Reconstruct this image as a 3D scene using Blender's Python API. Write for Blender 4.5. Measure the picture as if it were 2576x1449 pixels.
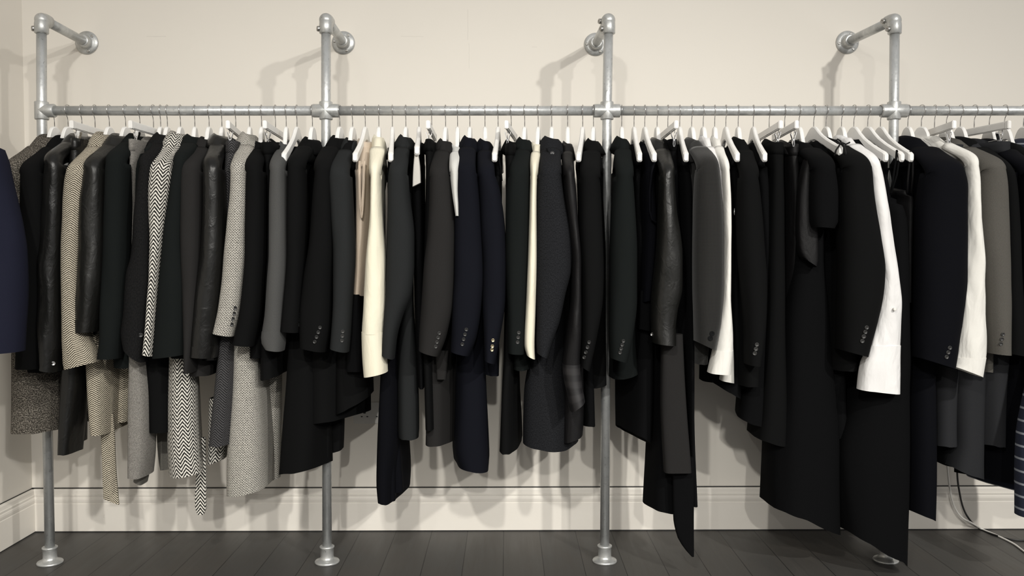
import bpy, bmesh, math, random
from mathutils import Vector, Matrix, noise
from mathutils.bvhtree import BVHTree

for o in list(bpy.data.objects):
    bpy.data.objects.remove(o)
SC = bpy.context.scene
COL = SC.collection
R = random.Random(7)
PI = math.pi

# ------------------------------------------------------------------ camera
W, H, FPX = 2576, 1449, 2200.0
CAM = Vector((1.6396, -3.1089, 1.1024))
PT, YW, RL = 0.0374, 0.006, -0.0009
_fw = Vector((math.sin(YW)*math.cos(PT), math.cos(YW)*math.cos(PT), -math.sin(PT)))
_r = Vector((math.cos(YW), -math.sin(YW), 0))
_u = _r.cross(_fw)
_r2 = math.cos(RL)*_r + math.sin(RL)*_u
_u2 = -math.sin(RL)*_r + math.cos(RL)*_u
cd = bpy.data.cameras.new('camera')
cam = bpy.data.objects.new('camera', cd)
COL.objects.link(cam)
cd.sensor_width = 36.0
cd.lens = FPX/W*36.0
cd.clip_start = 0.05
M = Matrix((_r2, _u2, -_fw)).transposed().to_4x4()
M.translation = CAM
cam.matrix_world = M
SC.camera = cam

def ray(px, py):
    return (_fw*FPX + _r2*(px-W/2) - _u2*(py-H/2)).normalized()
def at(px, py, Y=0.0):
    d = ray(px, py)
    return CAM + d*((Y-CAM.y)/d.y)

# ------------------------------------------------------------------ world, lights, exposure
SC.view_settings.view_transform = 'Standard'
SC.view_settings.look = 'None'
SC.view_settings.gamma = 1.0
SC.view_settings.use_curve_mapping = False
SC.view_settings.exposure = 0.0
wd = bpy.data.worlds.new('room_ambience'); SC.world = wd
wd.use_nodes = True
wd.node_tree.nodes['Background'].inputs[0].default_value = (1.0, 0.975, 0.945, 1)
wd.node_tree.nodes['Background'].inputs[1].default_value = 0.54

def spot(name, loc, aim, power, radius=.06, size=95, blend=.9, col=(1.0, .972, .91)):
    l = bpy.data.lights.new(name, 'SPOT')
    l.energy = power; l.shadow_soft_size = radius; l.color = col
    l.spot_size = math.radians(size); l.spot_blend = blend
    o = bpy.data.objects.new(name, l); COL.objects.link(o)
    o.location = loc
    o.rotation_euler = (Vector(aim)-Vector(loc)).to_track_quat('-Z', 'Y').to_euler()
    return o
spot('ceiling_spotlight', (3.9, -3.5, 2.96), (2.9, -1.2, 0), 385, size=116, blend=1)
spot('ceiling_spotlight', (1.13, -3.55, 2.77), (.8, -1.2, 0), 270, size=106, blend=1)
spot('ceiling_spotlight', (4.3, -7.0, 3.5), (1.7, -2.0, 0), 640, radius=.07, size=66, blend=1)
spot('ceiling_spotlight', (1.8, -7.0, 3.2), (1.9, -2.4, 0), 430, radius=.07, size=66, blend=1)
spot('ceiling_spotlight', (-.3, -6.5, 3.4), (.3, -2.0, 0), 540, radius=.07, size=66, blend=1)

L = .371            # depth of the back wall behind the rail
ZT, ZR = 1.933, 1.6122
RP = .0168          # pipe radius

# ------------------------------------------------------------------ material helpers
def newmat(name):
    m = bpy.data.materials.new(name); m.use_nodes = True
    nt = m.node_tree; b = nt.nodes['Principled BSDF']
    return m, nt, b
def nd(nt, t, **k):
    n = nt.nodes.new(t)
    for a, v in k.items():
        if a.startswith('i_'):
            n.inputs[int(a[2:])].default_value = v
        else:
            setattr(n, a, v)
    return n
def lk(nt, a, b): nt.links.new(a, b)
def mth(nt, op, a, b=None, c=None):
    n = nt.nodes.new('ShaderNodeMath'); n.operation = op
    for i, v in enumerate((a, b, c)):
        if v is None: continue
        if isinstance(v, (int, float)): n.inputs[i].default_value = v
        else: lk(nt, v, n.inputs[i])
    return n.outputs[0]
def mixc(nt, f, c1, c2):
    n = nt.nodes.new('ShaderNodeMix'); n.data_type = 'RGBA'
    if isinstance(f, (int, float)): n.inputs[0].default_value = f
    else: lk(nt, f, n.inputs[0])
    for i, c in ((6, c1), (7, c2)):
        if isinstance(c, tuple): n.inputs[i].default_value = (*c, 1)
        else: lk(nt, c, n.inputs[i])
    return n.outputs[2]
def tnoise(nt, vec, scale, detail=2, rough=.5, dist=0):
    n = nd(nt, 'ShaderNodeTexNoise'); n.inputs['Scale'].default_value = scale
    n.inputs['Detail'].default_value = detail; n.inputs['Roughness'].default_value = rough
    n.inputs['Distortion'].default_value = dist
    if vec is not None: lk(nt, vec, n.inputs['Vector'])
    return n.outputs[0]
def bump(nt, b, h, strength, dist):
    n = nd(nt, 'ShaderNodeBump'); n.inputs['Strength'].default_value = strength
    n.inputs['Distance'].default_value = dist
    lk(nt, h, n.inputs['Height']); lk(nt, n.outputs[0], b.inputs['Normal'])
def ramp(nt, f, lo, hi):
    n = nd(nt, 'ShaderNodeMapRange'); n.inputs[1].default_value = lo; n.inputs[2].default_value = hi
    lk(nt, f, n.inputs[0]); return n.outputs[0]
def uvn(nt):
    n = nd(nt, 'ShaderNodeTexCoord'); return n.outputs['UV']
def scalev(nt, v, s):
    n = nd(nt, 'ShaderNodeVectorMath', operation='MULTIPLY'); n.inputs[1].default_value = s
    lk(nt, v, n.inputs[0]); return n.outputs[0]

def cloth(name, c, c2=None, rough=.9, sheen=.03, fine=700, bs=.25, stretch=(1, 1, 1), spec=.12, wr=0, coat=0):
    if max(c) < .04 and rough > .6:
        k = (.40 if max(c) < .009 else .50) if max(c) < .0165 else .72
        tint = (.97, 1.0, 1.07)
        c = tuple(x*k*t for x, t in zip(c, tint)); c2 = tuple(x*k*t for x, t in zip(c2, tint)) if c2 else None; spec = .07; sheen = 0
    m, nt, b = newmat(name)
    uv = uvn(nt)
    c2 = c2 or tuple(x*1.5 for x in c)
    f = tnoise(nt, scalev(nt, uv, stretch), fine, 2, .6)
    lk(nt, mixc(nt, ramp(nt, f, .3, .7), c, c2), b.inputs['Base Color'])
    b.inputs['Roughness'].default_value = rough
    b.inputs['Specular IOR Level'].default_value = spec
    b.inputs['Sheen Weight'].default_value = sheen
    b.inputs['Sheen Roughness'].default_value = .5
    if coat:
        b.inputs['Coat Weight'].default_value = coat; b.inputs['Coat Roughness'].default_value = .35
    h = f
    if wr:
        w = tnoise(nt, scalev(nt, uv, (1, .35, 1)), 16, 3, .6, .4)
        h = mth(nt, 'ADD', mth(nt, 'MULTIPLY', w, wr), mth(nt, 'MULTIPLY', f, .06))
        bump(nt, b, h, .5, .012)
    else:
        bump(nt, b, h, bs, .0012)
    return m
def herring(name, light, dark, Wd, P, slope, soft=.18, jit=.25, rough=.9, duty=.5):
    m, nt, b = newmat(name)
    uv = uvn(nt)
    s = nd(nt, 'ShaderNodeSeparateXYZ'); lk(nt, uv, s.inputs[0])
    n1 = tnoise(nt, uv, 160, 2)
    u = mth(nt, 'ADD', s.outputs[0], mth(nt, 'MULTIPLY', mth(nt, 'SUBTRACT', n1, .5), P*jit*1.5))
    tri = mth(nt, 'MULTIPLY', mth(nt, 'PINGPONG', u, Wd), slope)
    n2 = tnoise(nt, uv, 420, 2)
    v = mth(nt, 'ADD', mth(nt, 'ADD', s.outputs[1], tri), mth(nt, 'MULTIPLY', mth(nt, 'SUBTRACT', n2, .5), P*jit*2))
    w = mth(nt, 'PINGPONG', mth(nt, 'DIVIDE', v, P), .5)
    w = mth(nt, 'MULTIPLY', w, 2)
    f = ramp(nt, w, duty-soft, duty+soft)
    n3 = tnoise(nt, uv, 900, 1)
    lt = mixc(nt, n3, tuple(x*.7 for x in light), tuple(min(1, x*1.2) for x in light))
    lk(nt, mixc(nt, f, dark, lt), b.inputs['Base Color'])
    b.inputs['Roughness'].default_value = rough
    b.inputs['Specular IOR Level'].default_value = .15
    bump(nt, b, f, .35, .002)
    return m
def boucle(name, light, mid, dark):
    m, nt, b = newmat(name); uv = uvn(nt)
    f = tnoise(nt, scalev(nt, uv, (1, 1.5, 1)), 110, 3, .7, 2.0)
    g = tnoise(nt, uv, 260, 2, .7)
    c = mixc(nt, ramp(nt, f, .40, .56), dark, mid)
    c = mixc(nt, ramp(nt, g, .49, .6), c, light)
    lk(nt, c, b.inputs['Base Color'])
    b.inputs['Roughness'].default_value = .95; b.inputs['Specular IOR Level'].default_value = .1
    bump(nt, b, f, .8, .006)
    return m
def leather(name, c=(.0042, .0042, .0040), rough=.33):
    m, nt, b = newmat(name); uv = uvn(nt)
    f = tnoise(nt, scalev(nt, uv, (1, .22, 1)), 15, 3, .5, .5)
    v = nd(nt, 'ShaderNodeTexVoronoi'); v.inputs['Scale'].default_value = 420; lk(nt, uv, v.inputs['Vector'])
    lk(nt, mixc(nt, f, c, tuple(x*1.7 for x in c)), b.inputs['Base Color'])
    lk(nt, mth(nt, 'ADD', mth(nt, 'MULTIPLY', f, .25), rough-.12), b.inputs['Roughness'])
    b.inputs['Specular IOR Level'].default_value = .34
    g = tnoise(nt, scalev(nt, uv, (1, .55, 1)), 34, 3, .55, .8)
    h = mth(nt, 'ADD', mth(nt, 'ADD', f, mth(nt, 'MULTIPLY', ramp(nt, g, .42, .7), .35)), mth(nt, 'MULTIPLY', v.outputs[0], .008))
    bump(nt, b, h, .22, .010)
    return m
def plain(name, c, rough=.5, metal=0, spec=.5):
    m, nt, b = newmat(name)
    oc = nd(nt, 'ShaderNodeTexCoord').outputs['Object']
    f = tnoise(nt, oc, 60, 3)
    lk(nt, mixc(nt, f, tuple(x*.93 for x in c), tuple(min(1, x*1.05) for x in c)), b.inputs['Base Color'])
    b.inputs['Roughness'].default_value = rough; b.inputs['Metallic'].default_value = metal
    b.inputs['Specular IOR Level'].default_value = spec
    return m
def galvanised(name, c1, c2, rough):
    m, nt, b = newmat(name)
    oc = nd(nt, 'ShaderNodeTexCoord').outputs['Object']
    v = nd(nt, 'ShaderNodeTexVoronoi'); v.inputs['Scale'].default_value = 95; lk(nt, oc, v.inputs['Vector'])
    f = tnoise(nt, scalev(nt, oc, (1, 1, .45)), 26, 4, .65)
    f2 = tnoise(nt, scalev(nt, oc, (1, 1, .7)), 140, 3, .7)
    cc = mixc(nt, ramp(nt, f, .3, .7), c1, c2)
    lk(nt, mixc(nt, mth(nt, 'MULTIPLY', ramp(nt, f2, .62, .7), .5), cc, (.12, .12, .115)), b.inputs['Base Color'])
    b.inputs['Metallic'].default_value = .6
    lk(nt, mth(nt, 'ADD', mth(nt, 'MULTIPLY', v.outputs[0], .22), rough), b.inputs['Roughness'])
    bump(nt, b, mth(nt, 'ADD', f2, mth(nt, 'MULTIPLY', v.outputs[0], .4)), .22, .0012)
    return m

MT = {
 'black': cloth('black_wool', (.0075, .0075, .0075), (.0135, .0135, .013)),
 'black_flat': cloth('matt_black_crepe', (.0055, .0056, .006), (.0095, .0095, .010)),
 'black_green': cloth('green_black_wool', (.0105, .0125, .0115), (.018, .021, .0195)),
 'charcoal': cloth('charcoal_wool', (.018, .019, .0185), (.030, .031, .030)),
 'charcoal_brown': cloth('brown_charcoal_wool', (.019, .0175, .016), (.031, .029, .027)),
 'navy': cloth('navy_wool', (.0085, .0090, .0135), (.0132, .014, .020)),
 'navy_dark': cloth('midnight_wool', (.0058, .0060, .0086), (.0092, .0095, .013)),
 'navy_blue': cloth('ink_blue_wool', (.0125, .013, .024), (.019, .020, .034)),
 'satin': cloth('black_satin', (.0060, .0057, .0062), (.0075, .0072, .0078), rough=.55, spec=.16, sheen=0, wr=1.0, fine=300),
 'leather': leather('black_leather'),
 'leather_matt': leather('soft_black_leather', (.0055, .0055, .005), .38),
 'twill': cloth('charcoal_twill', (.009, .009, .009), (.024, .023, .022), stretch=(1, .35, 1), fine=420, bs=.5),
 'texture': cloth('slate_melange_wool', (.012, .0122, .013), (.038, .0385, .041), fine=420, bs=.6, stretch=(1, .5, 1)),
 'micro': None,
 'grey': cloth('mid_grey_wool', (.050, .0505, .050), (.070, .070, .069), fine=500),
 'grey_dark': cloth('grey_flannel', (.05, .049, .046), (.07, .069, .066), fine=500),
 'grey_brown': None,
 'slate': cloth('dark_slate_wool', (.024, .024, .025), (.038, .038, .039)),
 'tan': herring('tan_herringbone', (.60, .54, .43), (.030, .024, .018), .0250, .0072, .68, soft=.16, jit=.2),
 'bw': herring('black_and_white_herringbone', (.72, .69, .63), (.008, .008, .008), .0165, .0132, 1.35, soft=.12, jit=.2, duty=.52),
 'dkherr': herring('charcoal_herringbone', (.075, .073, .076), (.009, .009, .010), .026, .0085, .9, soft=.3),
 'basket': herring('salt_and_pepper_tweed', (.66, .63, .57), (.012, .012, .012), .0045, .0085, 2.1, soft=.18, jit=.22),
 'boucle': boucle('grey_boucle', (.26, .235, .20), (.075, .066, .055), (.012, .011, .010)),
 'tweed': herring('grey_trouser_tweed', (.33, .315, .29), (.07, .065, .06), .003, .0042, .8, soft=.3, jit=.5),
 'tweed_dark': cloth('grey_lining_weave', (.10, .097, .085), (.17, .16, .145), fine=600, stretch=(1, .3, 1)),
 'beige': cloth('beige_satin', (.50, .41, .32), (.55, .455, .36), rough=.4, spec=.5, sheen=.1, wr=.6, fine=300),
 'cream': cloth('cream_silk', (.72, .68, .545), (.76, .72, .59), rough=.6, sheen=.05, wr=1.0, fine=500),
 'white': cloth('white_cotton', (.71, .70, .695), (.76, .75, .745), rough=.8, sheen=.05, wr=1.6, fine=600),
 'ivory': cloth('ivory_cotton', (.69, .675, .635), (.74, .725, .685), rough=.8, sheen=.05, wr=1.6, fine=600),
 'sheer': cloth('silvery_organza', (.50, .50, .48), (.58, .58, .555), rough=.5, sheen=.3, wr=1.0, fine=400),
 'patch': cloth('pale_grey_knit', (.52, .50, .47), (.60, .58, .54), fine=380, bs=.6),
 'chrome': plain('chrome', (.75, .75, .76), .16, 1.0),
 'hook': plain('hook_steel', (.62, .61, .60), .25, 1.0),
 'hanger': plain('white_lacquered_wood', (.80, .79, .77), .38),
 'btn': plain('black_horn_button', (.012, .012, .012), .36),
 'btn_grey': plain('dark_grey_horn_button', (.020, .0195, .019), .42),
 'gold': plain('antique_brass_button', (.42, .36, .24), .3, 1.0),
 'clothbtn': cloth('covered_button_cloth', (.012, .012, .012)),
 'black_pl': plain('black_rubber', (.012, .012, .012), .4),
 'white_pl': plain('white_plastic', (.74, .72, .68), .4),
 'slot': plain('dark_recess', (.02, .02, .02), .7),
 'galv': galvanised('galvanised_steel', (.45, .465, .468), (.60, .61, .608), .27),
 'cast': galvanised('cast_galvanised_fitting', (.42, .43, .425), (.58, .585, .575), .27),
 'screw': plain('zinc_screw', (.45, .44, .42), .3, 1.0),
}
def micro(name, c, c2, w):
    m, nt, b = newmat(name); uv = uvn(nt)
    s = nd(nt, 'ShaderNodeSeparateXYZ'); lk(nt, uv, s.inputs[0])
    a = mth(nt, 'MULTIPLY', mth(nt, 'PINGPONG', mth(nt, 'DIVIDE', s.outputs[0], w), .5), 2)
    q = mth(nt, 'MULTIPLY', mth(nt, 'PINGPONG', mth(nt, 'DIVIDE', s.outputs[1], w), .5), 2)
    f = mth(nt, 'MULTIPLY', a, q)
    lk(nt, mixc(nt, f, c, c2), b.inputs['Base Color']); b.inputs['Roughness'].default_value = .85
    b.inputs['Specular IOR Level'].default_value = .2; b.inputs['Sheen Weight'].default_value = .12
    bump(nt, b, f, .3, .0012)
    return m
MT['micro'] = micro('charcoal_micro_check', (.009, .0088, .0084), (.026, .0255, .024), .0046)
MT['grey_brown'] = herring('taupe_grey_herringbone', (.105, .099, .088), (.062, .058, .052), .006, .0045, .8, soft=.4)
def stripes(name):
    m, nt, b = newmat(name); uv = uvn(nt)
    s = nd(nt, 'ShaderNodeSeparateXYZ'); lk(nt, uv, s.inputs[0])
    f = mth(nt, 'PINGPONG', mth(nt, 'DIVIDE', s.outputs[1], .021), 1.0)
    g = ramp(nt, f, .80, .88)
    n = tnoise(nt, uv, 500)
    lk(nt, mixc(nt, g, (.012, .016, .035), (.30, .32, .36)), b.inputs['Base Color'])
    b.inputs['Roughness'].default_value = .9; bump(nt, b, n, .5, .002)
    return m
MT['stripe'] = stripes('navy_striped_knit')
def satin_band(name):
    m, nt, b = newmat(name); uv = uvn(nt)
    s = nd(nt, 'ShaderNodeSeparateXYZ'); lk(nt, uv, s.inputs[0])
    f = mth(nt, 'PINGPONG', mth(nt, 'DIVIDE', s.outputs[1], .022), 1.0)
    lk(nt, mixc(nt, ramp(nt, f, .4, .6), (.008, .0075, .0085), (.017, .016, .017)), b.inputs['Base Color'])
    b.inputs['Roughness'].default_value = .5
    return m
MT['band'] = satin_band('banded_satin_cuff')

# ------------------------------------------------------------------ object helpers
def tag(o, label=None, cat=None, group=None, kind=None):
    if label: o['label'] = label
    if cat: o['category'] = cat
    if group: o['group'] = group
    if kind: o['kind'] = kind
    return o
def empty(name, loc, rz=0):
    o = bpy.data.objects.new(name, None); COL.objects.link(o)
    o.empty_display_size = .05
    o.location = loc; o.rotation_euler = (0, 0, rz); return o
def link(name, bm, m, parent=None, smooth=True, off=None):
    """one mesh object; vertices are given in world space and stored relative to off / the parent"""
    if off is None: off = parent['_o'] if (parent is not None and '_o' in parent) else (0, 0, 0)
    off = Vector(off)
    for v in bm.verts: v.co -= off
    bmesh.ops.recalc_face_normals(bm, faces=bm.faces)
    me = bpy.data.meshes.new(name); bm.to_mesh(me); bm.free()
    if smooth:
        me.polygons.foreach_set('use_smooth', [True]*len(me.polygons))
    me.materials.append(MT[m] if isinstance(m, str) else m)
    o = bpy.data.objects.new(name, me); COL.objects.link(o)
    if parent is not None: o.parent = parent
    return o
def root_at(name, loc):
    o = empty(name, loc); o['_o'] = tuple(loc); return o

def loft(bm, rings, cap0=True, cap1=True, u0=0.0, v0=0.0, sharp=()):
    """rings of equal length -> skin with metric UVs (u around, v down)"""
    uv = bm.loops.layers.uv.verify()
    n = len(rings[0])
    V, U = [], []
    for r in rings:
        V.append([bm.verts.new(p) for p in r])
        acc = [0.0]
        for i in range(n): acc.append(acc[-1]+(Vector(r[(i+1) % n])-Vector(r[i])).length)
        h = acc[-1]/2
        U.append([a-h+u0 for a in acc])
    vv = [v0]
    for a, b in zip(rings, rings[1:]):
        d = sum((Vector(a[i])-Vector(b[i])).length for i in range(0, n, 4))/len(range(0, n, 4))
        vv.append(vv[-1]-d)
    for k in range(len(rings)-1):
        for i in range(n):
            j = (i+1) % n
            f = bm.faces.new((V[k][i], V[k][j], V[k+1][j], V[k+1][i]))
            for l, (kk, ii) in zip(f.loops, ((k, i), (k, i+1), (k+1, i+1), (k+1, i))):
                l[uv].uv = (U[kk][ii], vv[kk])
    for k in sharp:
        for i in range(n):
            e = bm.edges.get((V[k][i], V[k][(i+1) % n]))
            if e: e.smooth = False
    if cap0: bm.faces.new(V[0])
    if cap1: bm.faces.new(V[-1])
    return V
def tube(bm, pts, r, n=8, caps=True):
    pts = [Vector(p) for p in pts]
    rings = []
    t0 = (pts[1]-pts[0]).normalized()
    a = t0.orthogonal().normalized()
    for i, p in enumerate(pts):
        t = (pts[min(i+1, len(pts)-1)]-pts[max(i-1, 0)]).normalized()
        a = (a-t*a.dot(t)).normalized(); b = t.cross(a)
        rr = r[i] if isinstance(r, (list, tuple)) else r
        rings.append([p+(a*math.cos(q)+b*math.sin(q))*rr for q in [2*PI*k/n for k in range(n)]])
    loft(bm, rings, caps, caps)
def lathe(bm, prof, M4, n=28):
    """profile of (radius, height) about local z, placed by matrix"""
    rings = [[M4 @ Vector((r*math.cos(2*PI*k/n), r*math.sin(2*PI*k/n), z)) for k in range(n)] for r, z in prof]
    loft(bm, rings)
def frame(loc, axis):
    q = Vector(axis).to_track_quat('Z', 'Y').to_matrix().to_4x4(); q.translation = loc; return q
def box(bm, lo, hi, bev=0):
    g = bmesh.ops.create_cube(bm, size=1.0)
    lo, hi = Vector(lo), Vector(hi)
    for v in g['verts']:
        v.co = Vector(((lo[i]+hi[i])/2+v.co[i]*(hi[i]-lo[i])) for i in range(3))
    if bev:
        es = list({e for v in g['verts'] for e in v.link_edges})
        bmesh.ops.bevel(bm, geom=es, offset=bev, segments=2, affect='EDGES')
def rows_at(rows, y):
    """smooth interpolation of (y, a, b) rows"""
    n = len(rows)
    if n == 1 or y <= rows[0][0]: return rows[0][1], rows[0][2]
    if y >= rows[-1][0]: return rows[-1][1], rows[-1][2]
    for i in range(n-1):
        if rows[i][0] <= y <= rows[i+1][0]: break
    def slope(k, c):
        if k == 0 or k == n-1:
            a, b = (0, 1) if k == 0 else (n-2, n-1)
            return (rows[b][c]-rows[a][c])/(rows[b][0]-rows[a][0])
        s1 = (rows[k][c]-rows[k-1][c])/(rows[k][0]-rows[k-1][0])
        s2 = (rows[k+1][c]-rows[k][c])/(rows[k+1][0]-rows[k][0])
        return 0 if s1*s2 <= 0 else 2*s1*s2/(s1+s2)
    h = rows[i+1][0]-rows[i][0]; t = (y-rows[i][0])/h
    out = []
    for c in (1, 2):
        p0, p1, m0, m1 = rows[i][c], rows[i+1][c], slope(i, c)*h, slope(i+1, c)*h
        out.append((2*t**3-3*t*t+1)*p0+(t**3-2*t*t+t)*m0+(-2*t**3+3*t*t)*p1+(t**3-t*t)*m1)
    return out
def ys_of(y0, y1, step=16):
    n = max(3, int((y1-y0)/step)); return [y0+(y1-y0)*i/n for i in range(n+1)]
def spow(c, e): return math.copysign(abs(c)**e, c)

# ------------------------------------------------------------------ room
def wall_mat():
    m, nt, b = newmat('off_white_wall_paint')
    oc = nd(nt, 'ShaderNodeTexCoord').outputs['Object']
    f = tnoise(nt, oc, 1.6, 3); g = tnoise(nt, oc, 55, 4)
    c = mixc(nt, f, (.76, .72, .655), (.80, .76, .695))
    # a few hairline cracks: short masks along world x / z
    s = nd(nt, 'ShaderNodeSeparateXYZ'); lk(nt, oc, s.inputs[0])
    wob = mth(nt, 'MULTIPLY', mth(nt, 'SUBTRACT', tnoise(nt, oc, 40, 2), .5), .004)
    tot = None
    for (px, py, hx, hz) in ((393, 92, .038, .0009), (1037, 92, .045, .0007), (1177, 62, .0008, .06), (1180, 140, .0006, .05), (1345, 118, .01, .0007)):
        p = at(px, py, L)
        dx = mth(nt, 'ABSOLUTE', mth(nt, 'SUBTRACT', mth(nt, 'ADD', s.outputs[0], wob), p.x))
        dz = mth(nt, 'ABSOLUTE', mth(nt, 'SUBTRACT', mth(nt, 'ADD', s.outputs[2], wob), p.z))
        k = mth(nt, 'MULTIPLY', mth(nt, 'LESS_THAN', dx, hx), mth(nt, 'LESS_THAN', dz, hz))
        tot = k if tot is None else mth(nt, 'MAXIMUM', tot, k)
    lk(nt, mixc(nt, mth(nt, 'MULTIPLY', tot, .25), c, (.30, .28, .25)), b.inputs['Base Color'])
    b.inputs['Roughness'].default_value = .75; b.inputs['Specular IOR Level'].default_value = .25
    bump(nt, b, g, .06, .003)
    return m
def floor_mat():
    m, nt, b = newmat('dark_stained_floorboards')
    oc = nd(nt, 'ShaderNodeTexCoord').outputs['Object']
    s = nd(nt, 'ShaderNodeSeparateXYZ'); lk(nt, oc, s.inputs[0])
    PW = .143; x0 = at(960, 1440, -.06).x
    xx = mth(nt, 'DIVIDE', mth(nt, 'SUBTRACT', s.outputs[0], x0), PW)
    idx = mth(nt, 'FLOOR', xx); fr = mth(nt, 'FRACT', xx)
    wn = nd(nt, 'ShaderNodeTexWhiteNoise', noise_dimensions='1D'); lk(nt, idx, wn.inputs['W'])
    cv = nd(nt, 'ShaderNodeCombineXYZ'); lk(nt, mth(nt, 'MULTIPLY', s.outputs[0], 30), cv.inputs[0]); lk(nt, mth(nt, 'MULTIPLY', s.outputs[1], 2.2), cv.inputs[1]); lk(nt, idx, cv.inputs[2])
    g = tnoise(nt, cv.outputs[0], 1.0, 5, .6, .6)
    g2 = tnoise(nt, oc, 3.0, 3)
    c = mixc(nt, wn.outputs[0], (.037, .0368, .0365), (.050, .048, .0445))
    c = mixc(nt, mth(nt, 'MULTIPLY', ramp(nt, g, .35, .75), .5), c, (.070, .063, .055))
    c = mixc(nt, mth(nt, 'MULTIPLY', ramp(nt, g2, .45, .75), .3), c, (.072, .059, .048))
    dist = mth(nt, 'MULTIPLY', mth(nt, 'PINGPONG', xx, .5), PW)
    gap = mth(nt, 'LESS_THAN', dist, .0014)
    lk(nt, mixc(nt, gap, c, (.008, .008, .008)), b.inputs['Base Color'])
    lk(nt, mth(nt, 'ADD', mth(nt, 'MULTIPLY', g, .25), .38), b.inputs['Roughness'])
    b.inputs['Specular IOR Level'].default_value = .4
    bump(nt, b, mth(nt, 'SUBTRACT', g, mth(nt, 'MULTIPLY', gap, 2.0)), .15, .003)
    return m
WALL = wall_mat(); FLOOR = floor_mat()
def skirt_mat():
    m, nt, b = newmat('scuffed_white_skirting_paint')
    oc = nd(nt, 'ShaderNodeTexCoord').outputs['Object']
    f = tnoise(nt, scalev(nt, oc, (.6, .6, 2)), 5, 4, .7)
    sc = tnoise(nt, scalev(nt, oc, (3, 3, 6)), 4.5, 5, .75, 1.5)
    c = mixc(nt, f, (.76, .72, .655), (.82, .78, .72))
    lk(nt, mixc(nt, mth(nt, 'MULTIPLY', ramp(nt, sc, .66, .74), .35), c, (.45, .41, .36)), b.inputs['Base Color'])
    b.inputs['Roughness'].default_value = .5
    return m
SKIRT = skirt_mat()
XL = (at(54, 120, L).x+at(84, 1230, L).x)/2
XR, YF, ZC = 6.2, -8.0, 3.9
bm = bmesh.new(); box(bm, (XL-.12, L, -.1), (XR, L+.12, ZC)); tag(link('wall_back', bm, WALL, smooth=False), kind='structure')
bm = bmesh.new(); box(bm, (XL-.12, YF, -.1), (XL, L, ZC)); tag(link('wall_left', bm, WALL, smooth=False), kind='structure')
bm = bmesh.new(); box(bm, (XL-.12, YF, -.1), (XR, L, 0)); tag(link('floor', bm, FLOOR, smooth=False), kind='structure')
HS = at(1288, 1230, L-.01).z
prof = [(0, 0), (.020, 0), (.020, HS-.058), (.0185, HS-.0565), (.0185, HS-.054), (.0195, HS-.050), (.0205, HS-.042), (.0198, HS-.035), (.018, HS-.032),
        (.018, HS-.028), (.0190, HS-.0265), (.0190, HS-.022), (.0165, HS-.0205), (.0150, HS-.006), (.012, HS), (0, HS)]
def skirting(name, f):
    bm = bmesh.new()
    rings = [[f(s, d, z) for d, z in prof] for s in (0, 1)]
    loft(bm, rings); tag(link(name, bm, SKIRT, smooth=False), kind='structure')
skirting('baseboard_back', lambda s, d, z: Vector((XL+s*(XR-XL), L-d, z+.004)))
skirting('baseboard_left', lambda s, d, z: Vector((XL+d, YF+s*(L-YF), z+.004)))
bm = bmesh.new(); box(bm, (XL, L-.004, HS+.004), (XR, L, HS+.0075)); box(bm, (XL, L-.021, 0), (XR, L-.0005, .004))  # dark strips painting the shadow line in the gaps above and below the skirting
tag(link('gap_shadow_strip_1', bm, 'slot', smooth=False), kind='structure')
bm = bmesh.new(); box(bm, (XL, YF, HS+.004), (XL+.004, L-.004, HS+.0065)); box(bm, (XL, YF, 0), (XL+.02, L-.021, .004))  # same painted gap shadow along the left wall's skirting
tag(link('gap_shadow_strip_2', bm, 'slot', smooth=False), kind='structure')

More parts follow.
